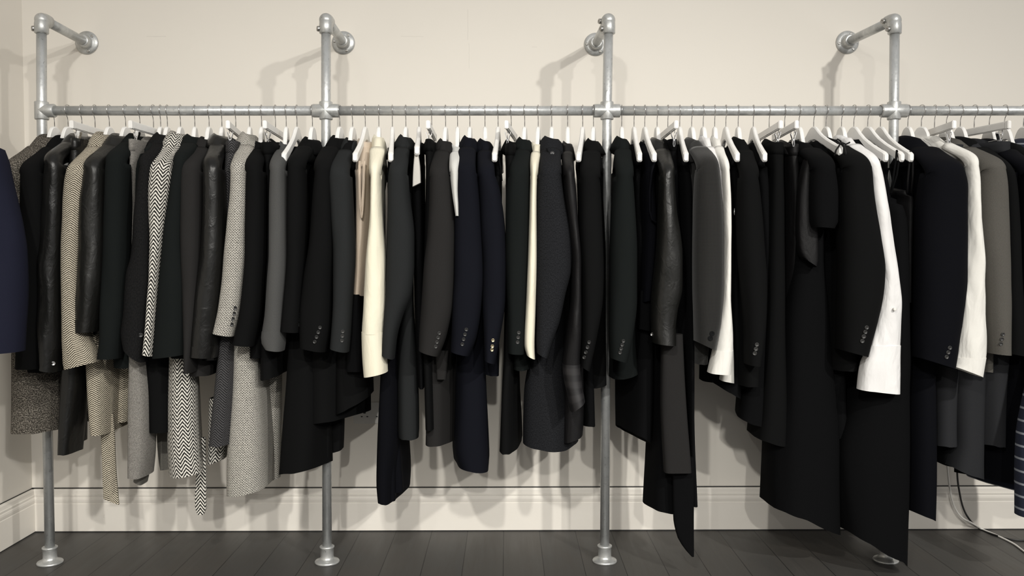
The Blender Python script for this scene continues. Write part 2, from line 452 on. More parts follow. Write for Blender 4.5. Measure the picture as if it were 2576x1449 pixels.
# ------------------------------------------------------------------ pipe rack
PX = [(104, 105, 126), (820, 820, 823), (1531, 1527, 1521), (2251, 2249, 2228)]
FL = [(219, 108), (864, 108), (1498, 112), (2131, 107)]
rack = tag(root_at('clothes_rack', (1.5, 0, 0)), 'galvanised steel pipe clothes rail on four posts fixed to the wall', 'clothes rack')
Xp = []
for i, ((xt, xc, xb), (fx, fy)) in enumerate(zip(PX, FL)):
    T = at(xt, 52, 0); T.y = 0
    C = at(xc, 279, 0); B = at(xb, 1415, 0); B.z = 0; C.z = ZR
    Xp.append(C.x)
    zt = ZT
    # post
    bm = bmesh.new(); tube(bm, [(B.x, 0, .008), (C.x, 0, ZR), (T.x, 0, zt-.02)], RP, 24); link('upright_post', bm, 'galv', rack)
    # arm to the wall
    Fp = at(fx, fy, L)
    bm = bmesh.new(); tube(bm, [(T.x, .02, zt), (Fp.x, L-.02, Fp.z)], RP, 24); link('wall_arm', bm, 'galv', rack)
    ad = (Vector((Fp.x, L, Fp.z))-Vector((T.x, 0, zt))).normalized()
    # elbow
    bm = bmesh.new()
    up = Vector((0, 0, 1)); ctr = Vector((T.x, 0, zt))
    pts = [ctr-up*.052, ctr-up*.050, ctr-up*.026] + [ctr+up*(-.026+.026*math.sin(a))+ad*(.026-.026*math.cos(a)) for a in [PI/2*k/8 for k in range(1, 9)]] + [ctr+ad*.048, ctr+ad*.050]
    rr = [.0215, .0232] + [.0232]*(len(pts)-4) + [.0232, .0215]
    tube(bm, pts, [.0215, .0235] + [.0235]*(len(pts)-3) + [.0215], 24)
    bmesh.ops.create_uvsphere(bm, u_segments=20, v_segments=12, radius=.0245, matrix=Matrix.Translation(ctr+up*(-.004)+ad*.004))
    e = link('elbow_fitting', bm, 'cast', rack)
    sd = -1 if i < 1 else -1
    for k, p in enumerate((ctr-up*.036+Vector((sd*.022, -.004, 0)), ctr+ad*.036+Vector((sd*.022, -.004, 0)))):
        if i < 2 and k == 1: continue
        bm = bmesh.new(); lathe(bm, [(.0001, .006), (.004, .006), (.0045, .0095), (.0085, .0095), (.0095, .006), (.0105, -.004)], frame(p, (sd, -.35, 0)), 18)
        link('set_screw', bm, 'screw', e, off=rack['_o'])
    # wall flange
    bm = bmesh.new()
    ax = Vector((0, -1, 0))
    lathe(bm, [(.045, 0), (.0455, .003), (.044, .0065), (.038, .0075), (.036, .009), (.031, .009), (.0265, .011), (.0235, .016), (.0235, .040), (.022, .042), (.017, .042)], frame(Vector((Fp.x, L, Fp.z)), ax), 36)
    f = link('wall_flange', bm, 'cast', rack)
    for a in (45, 165, 285):
        a = math.radians(a+8*i)
        p = Vector((Fp.x+.0345*math.cos(a), L-.0085, Fp.z+.0345*math.sin(a)))
        bm = bmesh.new(); lathe(bm, [(.0055, 0), (.0055, .0015), (.0035, .0026), (.0016, .0026), (.001, .001)], frame(p, ax), 14)
        link('screw', bm, 'screw', f, off=rack['_o'])
    # floor flange
    bm = bmesh.new()
    lathe(bm, [(.0435, .0), (.0445, .004), (.042, .008), (.032, .011), (.026, .015), (.0235, .022), (.0235, .052), (.026, .054), (.026, .059), (.0235, .061), (.0170, .061)], frame(Vector((B.x, 0, 0)), (0, 0, 1)), 36)
    link('floor_flange', bm, 'cast', rack)
    # cross / tee fitting
    bm = bmesh.new(); c = Vector((C.x, 0, ZR))
    lathe(bm, [(.017, -.031), (.0225, -.031), (.0235, -.029), (.0235, .029), (.0225, .031), (.017, .031)], frame(c, (0, 0, 1)), 28)
    a0, a1 = (-.004 if i == 0 else -.046), .046
    lathe(bm, [(.017, a0), (.0225, a0), (.0235, a0+.002), (.0235, a1-.002), (.0225, a1), (.017, a1)], frame(c, (1, 0, 0)), 28)
    link('tee_fitting' if i == 0 else 'cross_fitting', bm, 'cast', rack)
ends = [(Xp[0]+.01, Xp[1]-.012), (Xp[1]+.012, Xp[2]-.012), (Xp[2]+.012, Xp[3]-.012), (Xp[3]+.012, Xp[3]+.98)]
for a, b in ends:
    bm = bmesh.new(); tube(bm, [(a, 0, ZR), ((a+b)/2, 0, ZR), (b, 0, ZR)], RP, 24); link('rail_tube', bm, 'galv', rack)

# ------------------------------------------------------------------ hangers (local: long axis y, near end -y, origin at the rail axis)
ZH = -.056      # hump below the rail axis
def hook_mesh():
    bm = bmesh.new(); pts = []
    r = RP+.0026; zc = .0012
    for k in range(0, 21):
        a = math.radians(-75+k*215/20)
        pts.append(Vector((0, -r*math.sin(a), zc+r*math.cos(a))))
    p = pts[-1]
    pts += [Vector((0, p.y*.55, p.z-.005)), Vector((0, p.y*.18, p.z-.012)), Vector((0, 0, p.z-.021)), Vector((0, 0, ZH-.004))]
    tube(bm, pts, .0016, 8); return bm
def lerp(tab, a):
    for (x0, y0), (x1, y1) in zip(tab, tab[1:]):
        if a <= x1: return y0+(y1-y0)*(a-x0)/(x1-x0)
    return tab[-1][1]
def hanger_arm(hl, drop, th=.0135, tucked=False):
    bm = bmesh.new(); rings = []
    top = [(0, 0), (.04, .006), (.09, .035), (.15, .12), (.22, .24), (.35, .42), (.55, .63), (.8, .85), (.95, .965), (1, 1.03)]
    if tucked: top = [(0, 0), (.06, .006), (.13, .035), (.2, .13), (.28, .33), (.38, .54), (.6, .76), (1, 1.0)]
    hh = [(0, .050), (.1, .046), (.2, .038), (.4, .030), (.7, .030), (.9, .033), (.97, .031), (1, .022)]
    for k in range(-34, 35):
        s = abs(k)/34; u = -hl*k/34
        zt = -drop*lerp(top, s); h = lerp(hh, s); t = th/2*(1+.35*s*s)
        if s == 1: t *= .7
        q = min(.004, h*.3)
        rings.append([Vector((x, u, ZH+z)) for x, z in ((-t, zt-q), (-t*.55, zt), (t*.55, zt), (t, zt-q), (t, zt-h+q), (t*.55, zt-h), (-t*.55, zt-h), (-t, zt-h+q))])
    loft(bm, rings); return bm
HOOK = None
PROTO = {}
def hanger_proto(kind):
    if kind in PROTO: return PROTO[kind]
    ps = [('hook', hook_mesh(), 'hook')]
    if kind in ('long', 'short', 'high'):
        hl, dr = {'long': (.213, .116), 'high': (.213, .094), 'short': (.15, .150)}[kind]
        ps.append(('arm', hanger_arm(hl, dr, tucked=kind == 'short'), 'hanger'))
    else:
        bm = bmesh.new(); box(bm, (-.0065, -.155, ZH-.030), (.0065, .155, ZH-.004), .003); ps.append(('bar', bm, 'hanger'))
        for s in (-1, 1):
            bm = bmesh.new(); box(bm, (-.0069, s*.161-.0085, ZH-.0306), (.0069, s*.161+.0085, ZH-.0034), .0022); ps.append(('end_cap', bm, 'hanger'))
        bm = bmesh.new()
        tube(bm, [(0, -.135, ZH-.030), (0, -.136, ZH-.054), (0, -.130, ZH-.061), (0, -.11, ZH-.0625), (0, .11, ZH-.0625), (0, .130, ZH-.061), (0, .136, ZH-.054), (0, .135, ZH-.030)], .0013, 8)
        ps.append(('clip_rod', bm, 'chrome'))
        for s in (-1, 1):
            bm = bmesh.new(); y = s*.122
            for t in (-1, 1):
                rings = []
                for z, x, w in ((ZH-.036, .0095, .006), (ZH-.042, .0085, .0072), (ZH-.056, .004, .0072), (ZH-.064, .0022, .0072), (ZH-.078, .0030, .0068), (ZH-.086, .0012, .0062)):
                    rings.append([Vector((t*(x+.0009), y-w, z)), Vector((t*(x+.0009), y+w, z)), Vector((t*(x-.0009), y+w, z)), Vector((t*(x-.0009), y-w, z))])
                loft(bm, rings)
            tube(bm, [(0, y-.0085, ZH-.0625), (0, y+.0085, ZH-.0625)], .0035, 10)
            ps.append(('clip', bm, 'chrome'))
    PROTO[kind] = (kind, [(n, b, m) for n, b, m in ps], [None])
    return PROTO[kind]
def make_hanger(hx, kind, near, label):
    """hx: pixel of the hook on the rail, near: world point of the near end (sets the turn)"""
    C = Vector((at(hx, 300, 0).x, 0, ZR))
    rz = math.atan2(near.x-C.x, -(near.y)) if near is not None else 0
    name = 'clip_hanger' if kind == 'clip' else 'clothes_hanger'
    k, ps, first = hanger_proto(kind)
    o = None
    if first[0] is None:
        o = empty(name, C, rz); first[0] = o
        for n, b, m in ps:
            p = link(n, b, m, o, smooth=True, off=(0, 0, 0))
            for poly in p.data.polygons: poly.use_smooth = n in ('hook', 'clip_rod')
    else:
        o = first[0].copy(); COL.objects.link(o); o.location = C; o.rotation_euler = (0, 0, rz)
        for ch in list(first[0].children):
            c = ch.copy(); COL.objects.link(c); c.parent = o
    tag(o, label, 'hanger', 'white clip hangers on the rail' if kind == 'clip' else 'white wooden hangers on the rail')
    return o

# ------------------------------------------------------------------ garments
def sleeve_rings(rows, Y, dep, y0, y1, slant=(0, 0), n=22, e=.82, seed=0, fold=.0022, cap=True, grow=0, w_slant=.16, head=False):
    rings = []
    yy = ys_of(y0, y1, 14)
    if cap:
        for k, s, dz in ((0, .30, .013), (0, .72, .007)):
            xl, xr = rows_at(rows, y0); P = at((xl+xr)/2, y0, Y); hw = (at(xr, y0, Y).x-at(xl, y0, Y).x)/2*s
            rings.append([Vector((P.x-hw*spow(math.sin(t), e), Y+.02*(1-s)+dep*s*spow(math.cos(t), e), P.z+dz)) for t in [2*PI*i/n for i in range(n)]])
    for j, y in enumerate(yy):
        xl, xr = rows_at(rows, y); P = at((xl+xr)/2, y, Y)
        hw = (at(xr, y, Y).x-at(xl, y, Y).x)/2+grow
        f = (y-y0)/max(1, y1-y0)
        w = max(0, (f-(1-w_slant))/w_slant)
        top = min(1, .82+.18*((y-y0)/30)) if cap else 1
        r = []
        for i in range(n):
            t = 2*PI*i/n
            sx, sy = spow(math.sin(t), e), spow(math.cos(t), e)
            x = P.x-hw*sx; yv = Y+(dep*top*((.36+.64*min(1, (y-y0)/90)) if (head and sy > 0) else 1)+grow)*sy
            q = noise.noise(Vector((x*22+seed*7.1, P.z*5.0, seed+yv*9)))
            q2 = noise.noise(Vector((x*60+seed*3.3, P.z*11, seed-yv*20)))
            yv += fold*2.2*q+fold*q2
            dl = (slant[0]*(1+sx)/2+slant[1]*(1-sx)/2)*w
            r.append(Vector((x, yv, P.z-dl*.00137)))
        rings.append(r)
    # turn the end inwards
    last = rings[-1]; c = sum(last, Vector())/n
    rings.append([c+(p-c)*.9+Vector((0, 0, .001)) for p in last])
    rings.append([c+(p-c)*.86+Vector((0, 0, .014)) for p in last])
    return rings
def body_rings(C, d, rows, yb, hs, z0, zs, T, y_sh, y_end, slant=(0, 0), n=44, seed=0, fold=.004, sleeveless=False, neck=.07, S=None, far=1.0, waist=False, back=None, inset=.010):
    p = Vector((-d.y, d.x, 0))
    if p.x < 0: p = -p
    rings = []
    def ring(mid, ax, th, z, amp, w, e=.55, dl=None):
        u = ax.normalized(); q = Vector((-u.y, u.x, 0))
        if q.x < 0: q = -q
        r = []
        for i in range(n):
            t = PI+2*PI*i/n
            a, b = spow(math.cos(t), e), spow(math.sin(t), .75)
            al = a*ax.length
            s = noise.noise(Vector((al*9+seed*5.3, z*2.2, seed*1.7)))+.5*noise.noise(Vector((al*26+seed, z*3.0, seed*2.9)))
            r2 = noise.noise(Vector((b*2.0+seed*3, z*3.1, a*2+seed)))
            o = mid+u*(al*(1+.03*amp*60*r2*.5))+q*(th/2*b+amp*s*(1.0 if abs(a) < .98 else .6))
            zz = z+amp*.6*noise.noise(Vector((al*12, seed, b*2)))*w
            if dl: zz -= (dl[0]*(1-b)/2+dl[1]*(1+b)/2)*w*.00137
            r.append(Vector((o.x, o.y, zz)))
        return r
    if not waist:
        for k in range(9):
            t = k/8
            a = neck+(hs-inset-neck)*t
            z = z0+(zs-z0)*t-inset*.10*t
            th = .034+(T-.034)*t**.7
            rings.append(ring(Vector((C.x, 0, 0)), d*a, th, z, 0.0004, 0, e=.55+inset*4))
        rings.append(ring(Vector((C.x, 0, 0)), d*(hs-inset*.9), T, zs-.012-inset*.2, .0006, 0, e=.55+inset*4))
    for j, y in enumerate(ys_of(y_sh+18, y_end, 18)):
        xl, xr = rows_at(rows, y)
        P = at((xl+xr)/2, y, yb); th = max(.012, at(xr, y, yb).x-at(xl, y, yb).x)
        F = Vector((P.x, yb-.03, 0))
        Bk = Vector((2*C.x-F.x, -F.y, 0))
        Bk = Vector((C.x, 0, 0))+(Bk-Vector((C.x, 0, 0)))*far
        f = (y-y_sh)/(y_end-y_sh)
        if back:
            g = min(1, f*4); Bk = Bk.lerp(Vector((F.x+back[0]*.00137, back[1], 0)), g)
        w = max(0, (f-.85)/.15)
        rings.append(ring((F+Bk)/2, (F-Bk)/2, th, P.z, fold*min(1, .15+f*1.2), w, dl=slant))
    last = rings[-1]; c = sum(last, Vector())/n
    rings.append([c+(v-c)*.96+Vector((0, 0, .001)) for v in last])
    rings.append([c+(v-c)*.93+Vector((0, 0, .016)) for v in last])
    return rings
def shoulder_rings(C, d, hs, z0, zs, T, first, dep, n=22, e=.82):
    """the sleeve head: rolls from the shoulder seam over the shoulder point into the hanging sleeve"""
    p = Vector((-d.y, d.x, 0))
    if p.x < 0: p = -p
    neck = .07
    def ridge(t): return C+d*(neck+(hs-neck)*t)+Vector((0, 0, z0+(zs-z0)*t))
    B = Vector(((min(v.x for v in first)+max(v.x for v in first))/2, min(v.y for v in first)+dep, first[0].z))
    hw1 = max(abs((v-B).x) for v in first)
    rA = .020
    S = ridge(1)
    O0 = ridge(.42); O1 = ridge(1.02)
    O3 = Vector((B.x, B.y-dep, B.z)); O2 = Vector((S.x*.5+B.x*.5, B.y-dep*.92, S.z-.006))
    rings = []
    N = 14
    for j in range(N):
        t = j/N
        O = O0*(1-t)**3+O1*3*t*(1-t)**2+O2*3*t*t*(1-t)+O3*t**3
        tg = ((O1-O0)*3*(1-t)**2+(O2-O1)*6*t*(1-t)+(O3-O2)*3*t*t).normalized()
        f = t*t*(3-2*t)
        dd = d.lerp(Vector((0, -1, 0)), t).normalized()
        side = p.lerp(Vector((1, 0, 0)), t).normalized()
        out = tg.cross(side).normalized()
        if out.dot(dd+Vector((0, 0, 1))) < 0: out = -out
        hw = (.034+(T-.034)*.8)/2+.0015
        hw += (hw1-hw)*t**.8
        rad = rA+(dep-rA)*t*t
        rings.append([O-out*rad-side*hw*spow(math.sin(2*PI*i/n), e)-out*(rad if math.cos(2*PI*i/n) < 0 else .36*rad)*spow(math.cos(2*PI*i/n), e) for i in range(n)])
    return rings
def collar_mesh(C, d, zt, sc=(1, 1, 1), tilt=.35, kind='lapel', n=30):
    p = Vector((-d.y, d.x, 0))
    if p.x < 0: p = -p
    if kind == 'lapel':
        R_ = [(.052, .009, -.034), (.060, .012, -.006), (.068, .0155, 0), (.078, .0215, -.008), (.096, .033, -.030), (.105, .039, -.046), (.094, .030, -.046)]
    elif kind == 'shirt':
        R_ = [(.05, .008, -.04), (.055, .010, -.006), (.062, .0135, 0), (.068, .019, -.012), (.078, .024, -.038), (.084, .026, -.055), (.075, .020, -.053)]
    else:   # stand
        R_ = [(.052, .012, -.03), (.058, .017, -.004), (.064, .021, 0), (.070, .025, -.006), (.078, .030, -.026), (.090, .034, -.045), (.08, .027, -.05)]
    bm = bmesh.new(); rings = []
    for a, b, z in R_:
        r = []
        for i in range(n):
            t = PI+2*PI*i/n
            ca, sb = math.cos(t), spow(math.sin(t), .95)
            drop = tilt*.6*(sb*.5+.5)**2*.045+.009*sb*sb
            o = C+d*(a*sc[0]*ca)+p*(b*sc[1]*sb)
            r.append(Vector((o.x, o.y, zt+.004+z*sc[2]-drop-.020*ca*ca-.004*ca)))
        rings.append(r)
    loft(bm, rings, True, True)
    return bm
def button(parent, hit, nrm, r, m, off):
    bm = bmesh.new()
    nrm = (nrm+Vector((0, -1.2, 0))).normalized()
    lathe(bm, [(r*.98, -.001), (r, .0012), (r*.93, .0026), (r*.78, .0028), (r*.66, .0018), (r*.3, .0014), (r*.08, .0014)], frame(hit, nrm), 18)
    for a in (45, 225):
        q = frame(hit, nrm) @ Vector((r*.28*math.cos(math.radians(a)), r*.28*math.sin(math.radians(a)), .0019))
        bmesh.ops.create_uvsphere(bm, u_segments=6, v_segments=4, radius=r*.14, matrix=Matrix.Translation(q))
    link('button', bm, m, parent, off=off)
def flat_strip(parent, name, m, rows, Y, th, slant=(0, 0), y0=None, y1=None, off=None, e=.5):
    bm = bmesh.new()
    y0 = rows[0][0] if y0 is None else y0; y1 = rows[-1][0] if y1 is None else y1
    loft(bm, sleeve_rings(rows, Y, th, y0, y1, slant, cap=False, e=e, seed=R.random()*9, fold=.0015), True, True, sharp=(-3, 0))
    return link(name, bm, m, parent, off=off)

NG = [0]
HOOKS = set()
def G(hook, name, m, label, cat, ny=338, sh=None, sl=None, ss=(0, 0), body=None, bs=(0, 0), col='lapel', cm=None, csc=(1, 1, 1), tilt=.5,
      btn=(), bm_='btn', br=.0062, cuff=None, cuffm=None, ys=-.205, yb=-.15, dep=.058, fold=.004, tip=None, clip=None, bodym=None, hem=None, hs=None,
      far=1.0, back=None, seed=None, straps=(), sfold=.0022, group='clothes hanging on the rail', sleevecap=True):
    NG[0] += 1; seed = seed if seed is not None else NG[0]*1.37
    C = Vector((at(hook, 300, 0).x, 0, 0))
    bodym = bodym or m
    sx, sy, Tp = sh
    Ysh = -.2 if tip is None else -.155
    if clip: Ysh = -.13
    S = at(sx, sy, Ysh)
    d = Vector((S.x-C.x, S.y, 0)); hsd = d.length; d.normalize()
    zt = at(hook, ny, 0).z
    T = Tp*.00137
    rows = list(body) if body else []
    first = (sy+18, sx-Tp/2, sx+Tp/2)
    rows = [r for r in rows if r[0] > sy+30]
    rows = [first]+rows
    if hem and rows[-1][0] < hem: rows.append((hem, rows[-1][1], rows[-1][2]))
    zb = at(sx, rows[-1][0], yb).z
    root = root_at(name, (C.x, 0, zb))
    tag(root, label, cat, group)
    bm = bmesh.new()
    z0 = zt-(.024 if col else .004)
    if clip:
        zs = S.z; z0 = zs
        # waistband top, then down
        rr = body_rings(C, d, rows, yb, hsd, z0, zs, T, sy-18, rows[-1][0], bs, seed=seed, fold=fold, far=far, waist=True, back=back)
        loft(bm, rr, sharp=(-3, 0))
    else:
        loft(bm, body_rings(C, d, rows, yb, hsd, z0, S.z, T, sy, rows[-1][0], bs, seed=seed, fold=fold, far=far, back=back, neck=.07 if not tip else .05, inset=.035 if sl else .010), sharp=(-3,))
    bo = link('body', bm, bodym, root)
    if clip:
        # waistband: a band around the top
        bm = bmesh.new(); rr = body_rings(C, d, rows, yb, hsd, z0, S.z, T, sy-18, sy+30, seed=seed, fold=fold*.3, far=far, waist=True)
        cc = Vector((C.x, 0, 0))
        rr = [[Vector(((v.x-cc.x)*1.0, v.y*1.012, v.z))+cc for v in q] for q in rr[:-2]]
        loft(bm, rr); link('waistband', bm, bodym, root)
    if col:
        link('collar', collar_mesh(C, d, zt, csc, tilt, col), cm or m, root)
    if sl:
        y1 = sl[-1][0]; ye = cuff if cuff else y1
        bm = bmesh.new()
        rr = sleeve_rings(sl, ys, dep, sl[0][0]+34, ye, ss if not cuff else (0, 0), seed=seed, fold=sfold, cap=False, head=True)
        loft(bm, shoulder_rings(C, d, hsd, z0, S.z, T, rr[0], dep)+rr, u0=seed*.013, sharp=(-3,))
        so = link('sleeve', bm, m, root)
        if cuff:
            bm = bmesh.new(); loft(bm, sleeve_rings(sl, ys, dep*.98, cuff-4, y1, ss, seed=seed, fold=sfold*.7, cap=False, grow=.0012, w_slant=.5), sharp=(-3, 0))
            link('cuff', bm, cuffm or m, root)
        if btn:
            objs = [c for c in root.children if c.name.split('.')[0] in ('sleeve', 'cuff', 'body')]
            off = Vector(root['_o'])
            trees = [BVHTree.FromPolygons([v.co+off for v in q.data.vertices], [tuple(f.vertices) for f in q.data.polygons]) for q in objs]
            for (bx, by) in btn:
                best = None
                for t_ in trees:
                    h = t_.ray_cast(CAM, ray(bx, by))
                    if h[0] is not None and (best is None or h[3] < best[3]): best = h
                if best is None: continue
                nn = best[1] if best[1].y < 0 else -best[1]
                button(root, best[0], nn, br, bm_, tuple(off))
    if label:
        lab = label
        if clip:
            make_hanger(hook, 'clip', at(clip[0], clip[1], -.165), 'white clip hanger holding the '+lab)
        elif hook in HOOKS: pass
        else:
            make_hanger(hook, ('high' if tip[1] < 385 else 'long') if tip else 'short', at(tip[0], tip[1], -.21) if tip else S, 'white hanger holding the '+lab)
        HOOKS.add(hook)
    for st in straps:
        bm = bmesh.new(); tube(bm, [at(x, y, Y) for x, y, Y in st], .0035, 8); link('strap', bm, m, root)
    return root

# ------------------------------------------------------------------ first bay (left to right)
def BT(x0, y0, x1, y1, n): return [(x0+(x1-x0)*i/(n-1), y0+(y1-y0)*i/(n-1)) for i in range(n)]
g = G(137, 'coat', 'boucle', 'grey bouclé tweed coat at the far left of the rail', 'coat', 334, (48, 396, 52),
      [(398, 26, 70), (430, 21, 72), (500, 21, 74), (600, 24, 76), (700, 24, 76), (860, 16, 70)], body=[(520, 24, 80), (880, 12, 92), (1000, 7, 98), (1088, 3, 100)], csc=(1.2, 1.5, 1.2), fold=.006)
G(171, 'coat', 'black', 'black wool coat between bouclé coat and black leather jacket', 'coat', 336, (84, 402, 52),
  [(404, 66, 112), (440, 61, 118), (520, 61, 122), (625, 63, 124), (700, 58, 122), (800, 52, 118), (880, 48, 115), (925, 46, 112)], body=[(880, 56, 120), (935, 52, 120)], csc=(1.1, 1.3, 1))
G(206, 'leather_jacket', 'leather', 'black leather jacket with a buckled cuff beside pale herringbone coat', 'leather jacket', 332, (140, 378, 42),
  [(382, 128, 166), (443, 120, 170), (534, 114, 168), (625, 110, 164), (691, 105, 162), (812, 105, 160), (873, 110, 156), (932, 114, 148)], ss=(-6, 2), body=[(880, 120, 168), (930, 118, 165)], cuff=880, sfold=.005, btn=[(134, 914)], br=.007, bm_='chrome', csc=(1.2, 1.5, 1))
g = G(239, 'trousers', 'leather', 'black leather trousers clipped beside pale herringbone coat', 'trousers', 340, (196, 350, 34), None, clip=(180, 303),
  body=[(420, 172, 212), (520, 160, 205), (700, 158, 200), (900, 155, 200), (1040, 151, 190), (1141, 149, 180)], fold=.004, back=(4, -.06))
flat_strip(g, 'trouser_leg', 'leather', [(900, 168, 205), (1040, 178, 208), (1111, 183, 207)], -.06, .05)
g = G(275, 'coat', 'tan', 'pale tan herringbone wool coat with a hanging belt', 'coat', 328, (205, 404, 50),
      [(406, 190, 232), (452, 173, 228), (504, 168, 222), (560, 166, 216), (640, 164, 210), (752, 164, 208), (840, 165, 220), (904, 166, 246), (925, 170, 250)], ss=(3, -16),
      body=[(600, 180, 235), (880, 208, 268), (930, 210, 268), (1040, 218, 266), (1092, 225, 266)], csc=(1.3, 1.5, 1.3), yb=-.13)
flat_strip(g, 'belt', 'tan', [(1040, 252, 286), (1093, 255, 289), (1180, 258, 292), (1262, 261, 299)], -.08, .006, (-8, 8))
flat_strip(g, 'coat_front', 'tan', [(860, 270, 330), (960, 272, 330), (1062, 272, 324)], -.02, .02, (2, -3))
G(316, 'leather_jacket', 'leather_matt', 'black leather jacket with plain sleeve beside green-black blazer', 'leather jacket', 332, (244, 390, 46),
  [(394, 229, 270), (420, 220, 272), (464, 216, 271), (504, 210, 270), (640, 203, 268), (706, 200, 264), (782, 195, 254), (835, 192, 246)], ss=(0, -2), cuff=806, body=[(700, 225, 285), (840, 225, 285)], sfold=.004, csc=(1.35, 1.6, 1.3))
G(352, 'blazer', 'black_green', 'green-black blazer between leather jacket and grey tweed trousers', 'blazer', 332, (298, 376, 48),
  [(380, 286, 326), (412, 275, 328), (504, 270, 326), (640, 265, 324), (752, 260, 320), (850, 258, 312), (900, 252, 305)], ss=(0, 0), body=[(880, 275, 345), (925, 278, 345)], csc=(1.3, 1.5, 1.2))
g = G(386, 'trousers', 'tweed', 'light grey tweed trousers clipped at the waist, fraying at hem', 'trousers', 340, (338, 352, 28), None, clip=(328, 312),
      body=[(412, 327, 350), (473, 326, 345), (554, 329, 345), (700, 326, 352), (900, 325, 362), (1000, 321, 368), (1140, 320, 366), (1200, 321, 360)], fold=.003, back=(6, -.05))
flat_strip(g, 'trouser_leg', 'tweed_dark', [(900, 350, 388), (1087, 352, 385), (1139, 350, 381), (1214, 344, 364)], -.05, .04, (-10, 2))
flat_strip(g, 'trouser_leg', 'tweed_dark', [(1000, 398, 438), (1090, 400, 438), (1150, 405, 438), (1178, 410, 440)], .05, .04, (0, -5))
G(404, 'waistcoat', 'black_green', 'narrow dark waistcoat between grey trousers and charcoal twill coat', 'waistcoat', 352, (366, 372, 26), None, col=None,
  body=[(420, 343, 368), (600, 338, 362), (860, 330, 355)])
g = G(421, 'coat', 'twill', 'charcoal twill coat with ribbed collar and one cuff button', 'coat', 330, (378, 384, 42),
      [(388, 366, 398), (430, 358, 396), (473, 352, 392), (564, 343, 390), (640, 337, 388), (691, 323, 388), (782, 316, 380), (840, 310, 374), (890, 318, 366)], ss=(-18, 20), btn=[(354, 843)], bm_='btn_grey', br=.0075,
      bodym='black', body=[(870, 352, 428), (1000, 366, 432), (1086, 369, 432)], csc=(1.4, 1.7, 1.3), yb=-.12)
g = G(454, 'coat', 'bw', 'black and white herringbone coat with a hanging belt', 'coat', 326, (412, 398, 54),
      [(400, 394, 448), (434, 381, 445), (473, 379, 438), (530, 381, 430), (600, 385, 420), (691, 385, 410), (760, 380, 404), (830, 375, 398), (888, 370, 392)], ss=(-2, 6), cuff=826,
      body=[(700, 420, 470), (898, 432, 500), (1040, 427, 505), (1120, 429, 512), (1198, 437, 522)], bs=(2, -10), csc=(1.4, 1.5, 1.3), yb=-.13, far=.75)
flat_strip(g, 'belt', 'bw', [(1100, 494, 518), (1186, 494, 518), (1255, 491, 519), (1278, 492, 519), (1294, 498, 513)], -.05, .006)
G(490, 'blazer', 'black_green', 'black blazer just right of black and white herringbone coat', 'blazer', 334, (466, 376, 44),
  [(382, 452, 486), (412, 444, 482), (504, 430, 474), (595, 416, 472), (721, 402, 476), (820, 393, 476), (898, 388, 474)], ss=(2, -8), body=[(860, 420, 500), (900, 420, 505)], csc=(1.3, 1.5, 1.1))
G(526, 'blazer', 'charcoal_brown', 'plain charcoal blazer left of smooth leather coat', 'blazer', 340, (488, 394, 50),
  [(398, 470, 512), (431, 460, 514), (520, 459, 512), (640, 460, 510), (752, 466, 506), (860, 470, 498), (935, 472, 490)], body=[(860, 470, 530), (945, 470, 528)], csc=(1.2, 1.4, 1))
G(558, 'leather_jacket', 'leather', 'smooth black leather coat with stitched cuff band', 'leather coat', 332, (538, 390, 44),
  [(394, 525, 562), (425, 516, 566), (500, 516, 566), (600, 511, 566), (706, 499, 560), (812, 486, 550), (873, 478, 546), (896, 476, 543)], ss=(-2, 3), cuff=872, body=[(860, 500, 560), (905, 500, 560)], sfold=.0018, csc=(1.3, 1.6, 1.1))
g = G(593, 'skirt', 'dkherr', 'dark grey herringbone skirt on a clip hanger beside salt-and-pepper coat', 'skirt', 340, (590, 356, 40), None, clip=(573, 307),
      body=[(412, 566, 600), (473, 560, 592), (640, 557, 580), (780, 552, 580), (858, 545, 590), (964, 532, 588), (1060, 520, 580), (1120, 514, 572)], fold=.004, far=.9)
flat_strip(g, 'lining', 'bw', [(1000, 530, 578), (1120, 527, 572), (1166, 526, 566)], .0, .03, (2, -14))
g = G(628, 'coat', 'basket', 'salt-and-pepper basketweave coat with four black cuff buttons', 'coat', 328, (608, 396, 48),
      [(398, 590, 630), (420, 586, 628), (473, 584, 628), (564, 575, 626), (640, 567, 624), (706, 562, 618), (782, 552, 608), (842, 540, 592)], ss=(-6, 3), btn=BT(590.5, 775, 582, 816, 4), br=.0072,
      body=[(640, 590, 650), (870, 582, 652), (1000, 575, 656), (1093, 567, 660), (1180, 562, 660), (1250, 560, 658)], bs=(0, -16), csc=(1.3, 1.4, 1.2), yb=-.13, far=.8)
flat_strip(g, 'coat_back', 'basket', [(940, 650, 708), (1100, 655, 706), (1206, 658, 704)], .06, .03, (6, -6))
G(658, 'blazer', 'black', 'black blazer between salt-and-pepper coat and pleated skirt', 'blazer', 348, (640, 396, 48),
  [(400, 626, 668), (473, 622, 670), (640, 620, 668), (700, 616, 664), (780, 607, 658), (866, 590, 640)], ss=(-2, 4), body=[(860, 625, 668), (900, 625, 665)], csc=(1.2, 1.4, 1))
g = G(693, 'skirt', 'black', 'black pleated skirt on a clip hanger beside mid-grey shirt', 'skirt', 345, (676, 360, 44), None, clip=(666, 308),
      body=[(412, 668, 690), (600, 667, 688), (782, 662, 690), (870, 652, 695), (958, 650, 700)], bs=(0, -10), fold=.007)
